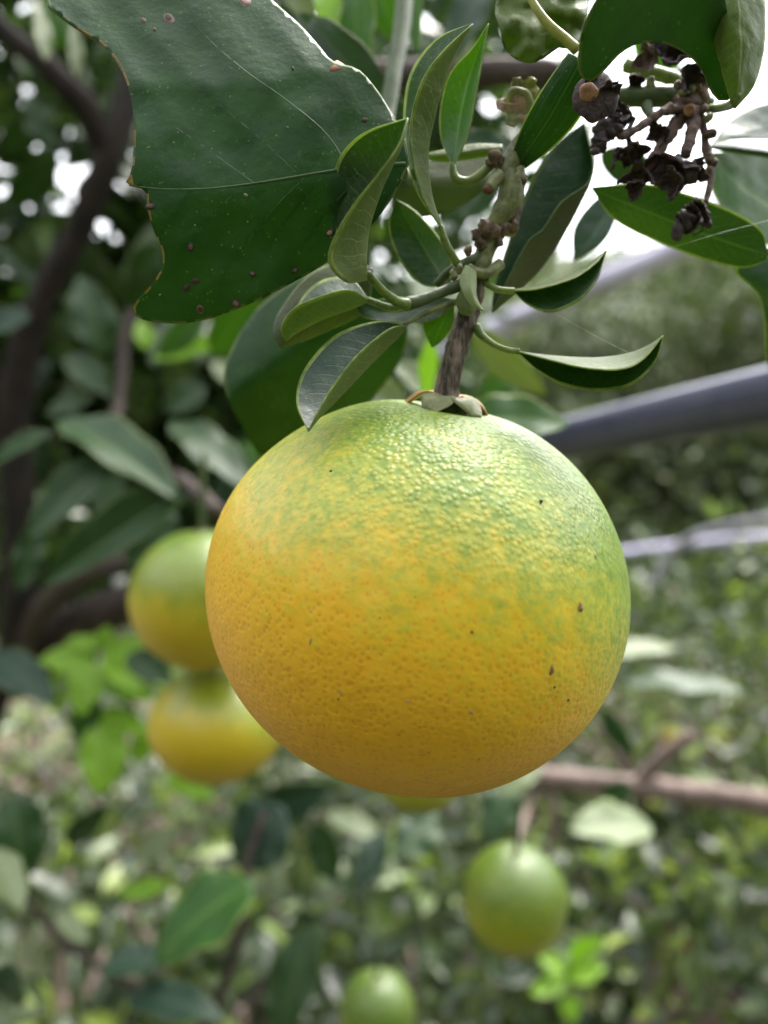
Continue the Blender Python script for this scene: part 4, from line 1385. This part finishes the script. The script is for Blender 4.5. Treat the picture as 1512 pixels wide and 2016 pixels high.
# K: small drooping pale leaf on the stalk, and a ragged one under it
loft_leaf(TW, [(916, 522, .1385), (905, 555, .1370), (922, 595, .1355), (952, 613, .134)], [(922, 524, .138), (926, 560, .1345), (935, 595, .134), (952, 613, .134)],
          [(938, 532, .1385), (938, 560, .1365), (938, 585, .1355), (952, 613, .134)], [M_top, M_underlite, M_rim], 0.4, show='under', label='small pale drooping leaf on the stalk')
loft_leaf(TW, [(915, 560, .1395), (898, 590, .1385), (905, 615, .1378), (918, 622, .1372)], [(920, 562, .139), (915, 595, .1372), (920, 618, .137), (924, 622, .1370)],
          [(928, 566, .1395), (932, 590, .1385), (936, 606, .1378), (930, 620, .1372)], [M_top, M_under, M_rim], 0.4, show='under')
# L: large dark bluish leaf with olive underside strip
loft_leaf(TW, [(1150, 240, .156), (1080, 300, .154), (1030, 390, .153), (1000, 480, .152), (975, 560, .151), (968, 615, .150)],
          [(1150, 240, .156), (1174, 315, .157), (1152, 395, .156), (1112, 480, .155), (1060, 550, .154), (968, 617, .150)],
          [(1150, 240, .156), (1166, 345, .152), (1105, 398, .150), (1068, 452, .149), (1040, 474, .1485), (1000, 548, .148), (968, 615, .150)],
          [M_blue, M_underdk, M_rimold], 0.15, label='large dark bluish leaf with an olive turned side')
# M: broad leaf at right, lit through
loft_leaf(TW, [(1165, 368, .155), (1270, 362, .1505), (1360, 384, .1500), (1450, 420, .1495), (1500, 455, .150), (1512, 500, .151)],
          [(1165, 370, .155), (1260, 412, .1530), (1360, 452, .1525), (1440, 480, .152), (1512, 500, .151)],
          [(1165, 372, .155), (1210, 432, .1565), (1290, 474, .1575), (1380, 508, .1565), (1460, 527, .1545), (1512, 512, .151)],
          [M_top, M_under, M_rim], 0.2, label='broad green leaf at right below the dried cluster')
# X: leaves behind the kinked stem
loft_leaf(TW, [(990, 285, .147), (935, 284, .148), (870, 296, .149), (830, 305, .150)], [(990, 292, .146), (935, 300, .1455), (870, 308, .147), (830, 306, .150)],
          [(990, 300, .147), (935, 312, .149), (870, 318, .150), (830, 308, .151)], [M_top, M_under, M_rim], 0.5, show='under')
cut_leaf(TW, [(985, 300), (960, 365), (905, 408), (850, 425), (790, 430), (770, 400), (800, 340), (860, 308), (920, 300)],
         lambda x, y: .162 + .00003 * (x - 880) + .00004 * abs(y - 360), [M_underdk, M_top, M_rimold])
# small leaf hanging before the sky
loft_leaf(TW, [(1218, 372, .185), (1170, 395, .187), (1130, 450, .187), (1128, 515, .187)], [(1218, 372, .185), (1190, 430, .186), (1160, 480, .186), (1128, 515, .187)],
          [(1218, 372, .185), (1212, 430, .184), (1185, 480, .185), (1128, 515, .187)], [M_blue, M_underdk, M_rimold], 0.2)

# ------------------------------------------------------------------ the big bitten leaf at upper left
BIGP = thing('citrus_twig', W(905, 60, 0.165), 'twig at upper left bearing the huge bitten dark leaf', 'twig')


MID = np.polyfit([252, 350, 500, 660, 800], [364, 374, 361, 336, 322], 3)


def mid_y(x):
    return float(np.polyval(MID, x))


def big_depth(x, y):
    d = mid_y(x) - y                       # >0 above the midrib
    k = math.sqrt(d * d + 60 * 60) - 60
    s = 0.000018 if d > 0 else 0.000036
    z = 0.1275 + s * k
    z += 0.0008 * math.sin((x + 0.8 * d) / 62.0) * min(abs(d) / 120.0, 1.0)
    c = (x + 0.95 * abs(d) + 25 * mnoise.noise(Vector((x / 80.0, y / 80.0, 9)))) / 118.0
    z += 0.00040 * abs(math.sin(math.pi * c)) * min(abs(d) / 70.0, 1.0)      # quilting between the side veins
    z += 0.0008 * mnoise.noise(Vector((x / 90.0, y / 90.0, 3))) + 0.00015 * mnoise.noise(Vector((x / 26.0, y / 26.0, 7)))
    if d > 200:
        z += 0.00003 * (d - 200)
    return z


BIG_OUT = [(806, 322), (792, 262), (770, 222), (742, 178), (705, 138), (655, 122), (628, 92), (590, 50), (545, 10), (490, -40), (380, -90), (230, -100), (140, -60), (92, 0), (118, 32), (165, 66),
           (205, 92), (236, 132), (254, 178), (263, 232), (264, 290), (260, 335), (249, 362), (268, 368), (288, 376), (290, 402), (296, 432), (306, 460), (319, 490), (322, 515), (312, 542),
           (290, 570), (270, 592), (262, 612), (276, 627), (306, 634), (350, 636), (400, 630), (452, 614), (510, 590), (575, 557), (636, 522), (690, 484), (735, 440), (775, 385)]
big = cut_leaf(BIGP, BIG_OUT, big_depth, [M_big, M_underdk, M_rimold, M_bite], 12, 0.0004, 4.0, 3,
               uvf=lambda x, y: ((x - 250) / 600.0, 0.93), label='huge dark green leaf with a bitten end and brown spots',
               rimsel=lambda x, y: 3 if (x < 330 and y > 60 and y < 615) else 2)


def vein(pts, r0, r1, mat=M_vein):
    P = []
    for (x, y) in catmull(pts, 30):
        P.append(tuple(W(x, y, big_depth(x, y) - 0.00008)))
    V, F, UV = tube_geo(np.array(P), [r0, r1], 8, 0.1, 900, True, 1.0)
    part('vein', V, F, mat, BIGP)


vein([(x, mid_y(x)) for x in (798, 740, 680, 610, 540, 470, 400, 330, 280, 254)], .00036, .00014)
vein([(500, 361), (440, 318), (370, 268), (310, 232), (266, 214)], .00018, .00010)
vein([(690, 336), (640, 262), (560, 195), (480, 138), (400, 66), (330, -30)], .00022, .00014)
vein([(760, 328), (720, 240), (660, 170), (610, 110)], .00014, .00008)
vein([(600, 349), (540, 410), (470, 500), (430, 560)], .00013, .00007)
vein([(720, 335), (650, 410), (590, 490)], .00013, .00007)
vein([(480, 364), (420, 420), (360, 500)], .00012, .00007)
vein([(590, 347), (520, 280), (430, 205), (350, 140), (290, 95)], .00015, .00007)
vein([(400, 372), (350, 335), (300, 300), (268, 285)], .00010, .00006)
vein([(640, 340), (560, 440), (500, 540), (480, 580)], .00012, .00006)
vein([(380, 373), (345, 420), (318, 470)], .00010, .00006)
for (px, py, r_, mo, mi_) in ((333, 38, 12, M_spot, M_spotdk), (484, 4, 13, M_spot, M_pink), (283, 42, 6, M_spot, M_spot), (297, 407, 9, M_spotdk, M_spot), (375, 486, 9, M_spotdk, M_spot), (465, 597, 10, M_spotdk, M_spot),
                              (395, 608, 10, M_spot, M_spotdk), (368, 566, 9, M_spotdk, M_spotdk), (385, 553, 8, M_spotdk, M_spotdk), (497, 539, 7, M_spotdk, M_spot), (580, 532, 8, M_spotdk, M_spot), (650, 458, 9, M_spotdk, M_pink),
                              (484, 385, 5, M_sepal, M_sepal), (577, 137, 4, M_spotdk, M_spotdk), (718, 238, 7, M_spotdk, M_spotdk), (305, 60, 4, M_spot, M_spot), (488, 437, 2.5, M_sepal, M_sepal), (384, 444, 2.5, M_sepal, M_sepal),
                              (316, 580, 3, M_sepal, M_sepal), (567, 253, 2.5, M_sepal, M_sepal)):
    spot(BIGP, px, py, big_depth, r_, mo, mi_)
Vt = [np.array(W(x, y, big_depth(x, y) - 0.0003)) for x, y in ((664, 118), (650, 124), (649, 138), (660, 139), (672, 135), (678, 126), (662, 128))]
Vt += [v + np.array([0, 0.0003, 0]) for v in Vt]
part('leaf_tear', Vt, [(0, 1, 6), (1, 2, 6), (2, 3, 6), (3, 4, 6), (4, 5, 6), (5, 0, 6), (0, 7, 8, 1), (1, 8, 9, 2), (2, 9, 10, 3), (3, 10, 11, 4), (4, 11, 12, 5), (5, 12, 7, 0)], M_tear, BIGP, label='tan torn scrap at the leaf edge')
ptube('stem', [(800, -60, .20), (790, 60, .195), (772, 160, .19), (760, 260, .185), (790, 330, .17)], [.0022, .0021, .0019, .0015], M_twig, BIGP, 30, 12, 0.08, 300.0)
ptube('petiole', [(790, 330, .17), (796, 345, .15), (786, 326, .132)], [.0013, .0011, .0009], M_petiole, BIGP, 16, 10)
# second large leaf hanging behind, below it
SECO = [(640, 520), (575, 555), (515, 600), (470, 660), (442, 730), (450, 790), (478, 845), (520, 900), (580, 900), (650, 860), (720, 800), (770, 740), (800, 680), (800, 620), (760, 560), (700, 525)]
cut_leaf(BIGP, SECO, lambda x, y: .176 + .00007 * math.sqrt((0.75 * (x - 700) + (y - 600) + 20) ** 2 + 900) * (1 if 0.75 * (x - 700) + (y - 600) + 20 < 0 else 0.6), [M_big, M_underdk, M_rimold], 15, label='dark drooping leaf behind the rolled leaves')

# ------------------------------------------------------------------ upper right twig with curled leaves
UR = thing('citrus_twig', W(1340, 192, 0.150), 'green twig at upper right with curled dark leaves', 'twig')
ptube('stem', [(1100, 205, .150), (1215, 192, .150), (1280, 190, .150), (1345, 192, .150), (1400, 205, .151)], [.0017, .0019, .0019, .0021, .0012], M_twig, UR, 36, 14, 0.08, 400.0)
ptube('stem', [(1230, 128, .156), (1280, 142, .156), (1335, 160, .155), (1390, 200, .154)], [.0014, .0014, .0012], M_petiole, UR, 24, 12, 0.06, 400.0)
ptube('stub', [(1282, 186, .149), (1281, 165, .1485), (1280, 152, .148)], [.0009, .0009, .0007], M_twigpale, UR, 10, 10, 0.15, 700.0)
ptube('stub', [(1272, 205, .149), (1277, 220, .148), (1280, 228, .147)], [.0011, .0010, .0006], M_twig, UR, 10, 10, 0.15, 700.0)
ptube('petiole', [(1395, 215, .150), (1418, 212, .145), (1440, 205, .135), (1452, 190, .125)], [.0009, .0008, .0008, .0007], M_petiole, UR, 18, 10)


def p_depth(x, y):
    return 0.121 + 0.000030 * (x - 1280) - 0.00006 * (90 - y) + 0.0004 * math.sin(x / 40.0)


cut_leaf(UR, [(1138, 118), (1143, 70), (1158, 28), (1196, -30), (1260, -70), (1400, -60), (1430, 20), (1436, 110), (1446, 180), (1420, 200), (1398, 178), (1382, 138), (1352, 108), (1310, 86), (1262, 84), (1222, 104), (1190, 138), (1165, 160), (1142, 150)],
         p_depth, [M_big, M_underdk, M_rimold], 13, label='dark leaf arching over the dried cluster')
loft_leaf(UR, [(1392, -60, .124), (1396, 30, .1235), (1412, 110, .124), (1428, 160, .125), (1438, 200, .127)],
          [(1450, -60, .116), (1462, 40, .116), (1462, 120, .118), (1452, 180, .122), (1440, 212, .126)],
          [(1500, -60, .127), (1507, 50, .127), (1500, 120, .128), (1476, 180, .128), (1444, 216, .128)], [M_top, M_under, M_rim], 0.9, show='under', lump=.0006, label='rolled grey-green side of the arching leaf')
# leaf seen nearly edge-on, running down to the kinked stem
loft_leaf(UR, [(1120, 104, .128), (1085, 150, .131), (1050, 205, .135), (1022, 262, .139), (1004, 318, .142)],
          [(1142, 112, .1255), (1112, 170, .129), (1082, 228, .133), (1050, 280, .138), (1018, 326, .142)],
          [(1180, 150, .128), (1160, 200, .131), (1128, 250, .135), (1080, 298, .139), (1034, 332, .142)], [M_big, M_underdk, M_rim], 0.4, label='narrow dark leaf with a bright left edge')
# crumpled pale leaf
cut_leaf(UR, [(990, -40), (974, 20), (988, 62), (990, 90), (1012, 114), (1050, 123), (1084, 104), (1104, 92), (1132, 96), (1148, 60), (1160, 0), (1165, -50)],
         lambda x, y: .132 + .0050 * mnoise.noise(Vector((x / 40.0, y / 40.0, 0.5))) + .0016 * abs(mnoise.noise(Vector((x / 22.0, y / 22.0, 4.5)))) + .00003 * math.hypot(x - 1050, y - 50) + .00035 * mnoise.noise(Vector((x / 12.0, y / 12.0, 1.5))),
         [M_under, M_top, M_rimold], 9, label='crumpled pale green leaf')
ptube('midrib', [(1030, -40, .1300), (1052, 10, .1295), (1080, 48, .1290), (1112, 76, .1290), (1136, 98, .1288)], [.0005, .0007, .0008, .0009], M_midrib, UR, 20, 8)
# leaves at the right edge
loft_leaf(UR, [(1396, 286, .165), (1440, 280, .168), (1520, 290, .170), (1600, 310, .17)], [(1396, 288, .165), (1440, 292, .166), (1520, 303, .167), (1600, 315, .168)],
          [(1396, 292, .165), (1440, 300, .169), (1520, 312, .171), (1600, 322, .17)], [M_blue, M_under, M_rim], 0.3)
loft_leaf(UR, [(1400, 285, .175), (1440, 235, .178), (1500, 205, .18), (1600, 190, .182)], [(1400, 285, .175), (1450, 260, .175), (1510, 250, .177), (1600, 240, .18)],
          [(1400, 285, .175), (1450, 275, .174), (1520, 275, .175), (1600, 280, .178)], [M_blue, M_under, M_rim], 0.3)
loft_leaf(UR, [(1395, 300, .178), (1480, 300, .185), (1580, 340, .19), (1640, 480, .19)], [(1395, 300, .178), (1440, 350, .180), (1500, 400, .183), (1640, 480, .19)],
          [(1395, 300, .178), (1405, 380, .178), (1450, 440, .179), (1540, 490, .182), (1640, 480, .19)], [M_bright, M_under, M_rim], 0.2, label='wide leaf at the right edge beside the dried cluster')
loft_leaf(UR, [(1560, 460, .165), (1490, 500, .165), (1445, 530, .166), (1490, 575, .167), (1506, 640, .168), (1508, 700, .169), (1525, 780, .17)],
          [(1580, 470, .164), (1560, 520, .163), (1545, 580, .163), (1545, 640, .165), (1540, 710, .167), (1525, 780, .17)],
          [(1640, 480, .168), (1640, 560, .17), (1620, 650, .17), (1590, 730, .17), (1525, 780, .17)], [M_blue, M_under, M_rim], 0.3, label='grey-green leaf hanging down the right edge')
# open pale calyx that lost its fruit
OC = thing('empty_calyx', W(1020, 205, .143), 'small pale open calyx with a round pinkish centre', 'calyx')


def disc_ring(name, px, py, d, prof, mat, parent, seg=26, tilt=(0, 0), wob=0.05):
    """Lathe facing the camera: prof = (radius, height towards the camera)."""
    c = W(px, py, d)
    ax = (Vector((0, 0, H)) - c).normalized() + Vector((tilt[0], 0, tilt[1]))
    ax.normalize()
    x = Vector((0, 0, 1)).cross(ax).normalized(); y = ax.cross(x)
    V, F = [], []
    for rr, hh in prof:
        for j in range(seg):
            a = 2 * math.pi * j / seg
            q = rr * (1 + wob * math.sin(3 * a + px) + wob * math.sin(5 * a + py))
            V.append(c + x * q * math.cos(a) + y * q * math.sin(a) + ax * hh)
    for i in range(len(prof) - 1):
        for j in range(seg):
            k = (j + 1) % seg
            F.append((i * seg + j, i * seg + k, (i + 1) * seg + k, (i + 1) * seg + j))
    return part(name, V, F, mat, parent)


disc_ring('rim', 1020, 205, .143, [(.0029, -.0006), (.0028, .0003), (.0022, .0007), (.0017, .0004), (.0015, 0)], M_sepal, OC)
disc_ring('scar', 1020, 205, .143, [(.0016, .0001), (.0010, .0004), (.00001, .0003)], M_pink, OC)
for ang, ln, wd, mt in ((60, .0052, .0019, M_midrib), (95, .0046, .0016, M_sepal), (35, .0046, .0016, M_midrib), (185, .0042, .0016, M_pink), (250, .0046, .0018, M_sepal), (300, .0042, .0018, M_pink), (345, .0038, .0013, M_pink)):
    c = W(1020, 205, .1433)
    a = math.radians(ang)
    P = np.zeros((8, 5, 3))
    for i in range(8):
        t = i / 7
        for j in range(5):
            s = (j / 4 - .5) * 2
            rr = .0018 + t * (ln - .0018)
            w = wd * (1 - .55 * t) * s
            x_, z_ = rr * math.cos(a) - w * math.sin(a), rr * math.sin(a) + w * math.cos(a)
            q = Vector((x_, 0, z_)) * 900
            P[i, j] = (c.x + x_, c.y - .0006 * t + .0007 * mnoise.noise(q) , c.z + z_)
    V, F = sheet('sepal', P, mt, OC, .0003)
    part('sepal', V, F, mt, OC)
ptube('style', [(1020, 205, .1425), (1005, 206, .1420), (985, 202, .1415)], [.00022, .0002, .0001], M_pink, OC, 10, 6)
ptube('petiole', [(1020, 205, .1445), (1040, 240, .1455), (1060, 262, .1465)], [.0012, .0011, .0010], M_petiole, OC, 10, 10)
# withered brown calyx disc near the arching leaf
BD = thing('withered_calyx', W(1172, 190, .1225), 'round rusty-brown withered calyx with an orange centre', 'calyx')
dry_cup('cup', W(1178, 188, .1275), (Vector((0, 0, H)) - W(1178, 188, .1275)).normalized(), .0036, M_dry, BD, 4, 0.95, 1.3, amp=0.12)
blob('disc', W(1174, 190, .1252), (.0037, .0012, .0040), M_dry, BD, 0.14, 420, 16, 26)
dry_cup('cup', W(1182, 196, .1262), (0.35, -0.8, -0.4), .0030, M_dry, BD, 5, 0.9, 3.1, amp=0.25)
disc_ring('centre', 1158, 184, .1240, [(.0016, -.0004), (.0014, .0003), (.0008, .0005), (.00001, .0004)], M_cut, BD)

# ------------------------------------------------------------------ dried flower cluster
DC = thing('dried_flower_cluster', W(1355, 200, .148), 'cluster of withered dark brown flower stalks and calyxes at upper right', 'flower cluster')
blob('hub', W(1352, 205, .148), (.0026, .0022, .0026), M_drystalk, DC, 0.45, 500)
blob('hub', W(1380, 190, .148), (.0016, .0015, .0022), M_knot, DC, 0.5, 600)
ptube('stalk', [(1342, 214, .147), (1310, 218, .146), (1280, 236, .145), (1248, 256, .144), (1218, 270, .143)], [0.00101, 0.00086, 0.00078, 0.00070], M_drystalk, DC, 40, 12, 0.5, 900.0)
ptube('stalk', [(1344, 228, .148), (1318, 262, .147), (1292, 305, .146), (1268, 350, .145), (1258, 385, .145)], [0.00140, 0.00125, 0.00101, 0.00078, 0.00047], M_drystalk, DC, 44, 12, 0.5, 900.0)
ptube('stalk', [(1366, 215, .147), (1364, 250, .146), (1356, 280, .145), (1350, 305, .144)], [0.00125, 0.00117, 0.00109, 0.00101], M_drystalk, DC, 30, 12, 0.28, 700.0)
ptube('stalk', [(1380, 225, .148), (1388, 270, .1475), (1392, 300, .147), (1400, 330, .1465), (1398, 365, .146), (1389, 400, .145)], [0.00078, 0.00070, 0.00086, 0.00070, 0.00055, 0.00047], M_drystalk, DC, 36, 12, 0.3, 800.0)
ptube('stalk', [(1378, 195, .148), (1388, 170, .147), (1385, 148, .1465), (1372, 130, .146)], [0.00086, 0.00078, 0.00070, 0.00062], M_drystalk, DC, 24, 12, 0.3, 700.0)
ptube('stalk', [(1240, 285, .145), (1236, 262, .1455), (1245, 240, .147)], [0.00055, 0.00047], M_dry, DC, 14, 8, 0.3, 800.0)
for (px, py, d, ax, sz, lob, fl, mt, sd) in ((1335, 322, .145, (-0.25, -0.55, -0.75), .0042, 5, 0.85, M_dry, 0.3), (1378, 402, .1455, (-0.45, -0.3, -0.85), .0034, 4, 0.7, M_dry, 2.1),
                                             (1345, 112, .146, (-0.5, -0.6, 0.1), .0040, 4, 0.8, M_dark, 4.2), (1310, 108, .149, (-0.3, -0.2, 0.9), .0036, 5, 0.9, M_dry, 5.0),
                                             (1356, 140, .145, (0.1, -0.6, -0.8), .0030, 3, 0.7, M_dark, 7.7), (1240, 292, .1445, (0.1, -0.5, -0.85), .0026, 5, 0.9, M_dry, 3.3),
                                             (1262, 335, .145, (-0.4, -0.4, -0.8), .0028, 4, 0.9, M_dry, 8.1), (1212, 292, .144, (0.35, -0.3, -0.9), .0028, 3, 0.6, M_dry, 9.4),
                                             (1248, 150, .149, (0.0, -0.5, -0.85), .0026, 3, 0.5, M_dry, 6.1), (1222, 222, .146, (-0.3, -0.5, -0.7), .0028, 4, 0.8, M_dry, 1.9), (1288, 112, .150, (-0.8, -0.4, -0.2), .0028, 4, 0.8, M_drystalk, 2.9),
                                             (1250, 362, .1445, (-0.2, -0.6, -0.6), .0022, 3, 0.7, M_dry, 4.9), (1300, 262, .1465, (-0.5, -0.6, -0.4), .0022, 4, 0.9, M_dry, 1.1), (1278, 318, .1455, (0.4, -0.6, -0.6), .0022, 4, 0.9, M_dry, 7.1), (1322, 100, .1475, (0.2, -0.8, 0.5), .0030, 5, 0.9, M_dry, 2.2), (1368, 428, .1445, (-0.6, -0.5, -0.3), .0024, 4, 0.9, M_dry, 5.5), (1330, 352, .143, (-0.6, -0.6, -0.5), .0026, 4, 0.9, M_dry, 8.8), (1352, 330, .1435, (0.5, -0.6, -0.5), .0030, 3, 0.7, M_dry, 6.6), (1206, 240, .1435, (0.2, -0.7, 0.4), .0022, 4, 0.8, M_dark, 3.9)):
    dry_cup('dried_calyx', W(px, py, d), ax, sz * 1.3, mt, DC, lob, fl, sd)
blob('fruitlet', W(1196, 254, .1425), (.0024, .0018, .0016), M_dark, DC, 0.55, 900)
blob('fruitlet', W(1181, 281, .1425), (.0017, .0015, .0017), M_dark, DC, 0.5, 1100)
blob('fruitlet', W(1172, 298, .142), (.0009, .0008, .0008), M_dark, DC, 0.15, 1100, 10, 14)
blob('fruitlet', W(1352, 436, .1445), (.0022, .0017, .0019), M_dark, DC, 0.6, 700)
blob('fruitlet', W(1334, 455, .1442), (.0012, .0010, .0020), M_dark, DC, 0.3, 900, 10, 14)
ptube('tendril', [(1366, 432, .1445), (1380, 440, .144), (1384, 452, .144), (1374, 460, .144), (1364, 463, .144)], [.00025, .0002, .00015], M_dry, DC, 18, 6)
disc_ring('cut_stub', 1357, 217, .1448, [(.0011, -.0022), (.00105, .0), (.0009, .0002), (.0006, .00005), (.00001, .0001)], M_cut, DC, 18, (0, 0), 0.03)
for (px, py, rr, mt) in ((1372, 170, .0009, M_knot), (1362, 176, .0008, M_sepal), (1386, 215, .0009, M_knot), (1394, 232, .0008, M_sepal), (1400, 262, .0009, M_knot), (1395, 312, .0009, M_knot), (1404, 320, .0008, M_knot), (1396, 334, .0008, M_knot),
                         (1335, 168, .0008, M_knot), (1372, 240, .0008, M_knot), (1345, 182, .0008, M_sepal)):
    blob('bud', W(px, py, .146), (rr, rr, rr), mt, DC, 0.45, 900, 8, 12)

# spider silk between the leaves
for lab, pts in (('faint spider thread between the two boat-shaped leaves', [(1095, 618, .142), (1170, 660, .142), (1236, 694, .142)]),
                 ('spider thread from the upper boat-shaped leaf to the right edge', [(1190, 500, .146), (1300, 492, .146), (1420, 458, .146), (1530, 430, .146)]),
                 ('faint spider thread under the broad right leaf', [(1186, 540, .147), (1250, 508, .147), (1310, 490, .147)])):
    path = catmull(wpts(pts), 20)
    V, F, UV = tube_geo(path, [.00002, .00002], 5)
    o = obj('spider_thread', mesh('spider_thread', rel(V, path[0]), F, M_silk), None, path[0])
    tag(o, lab, 'spider thread', 'spider threads')
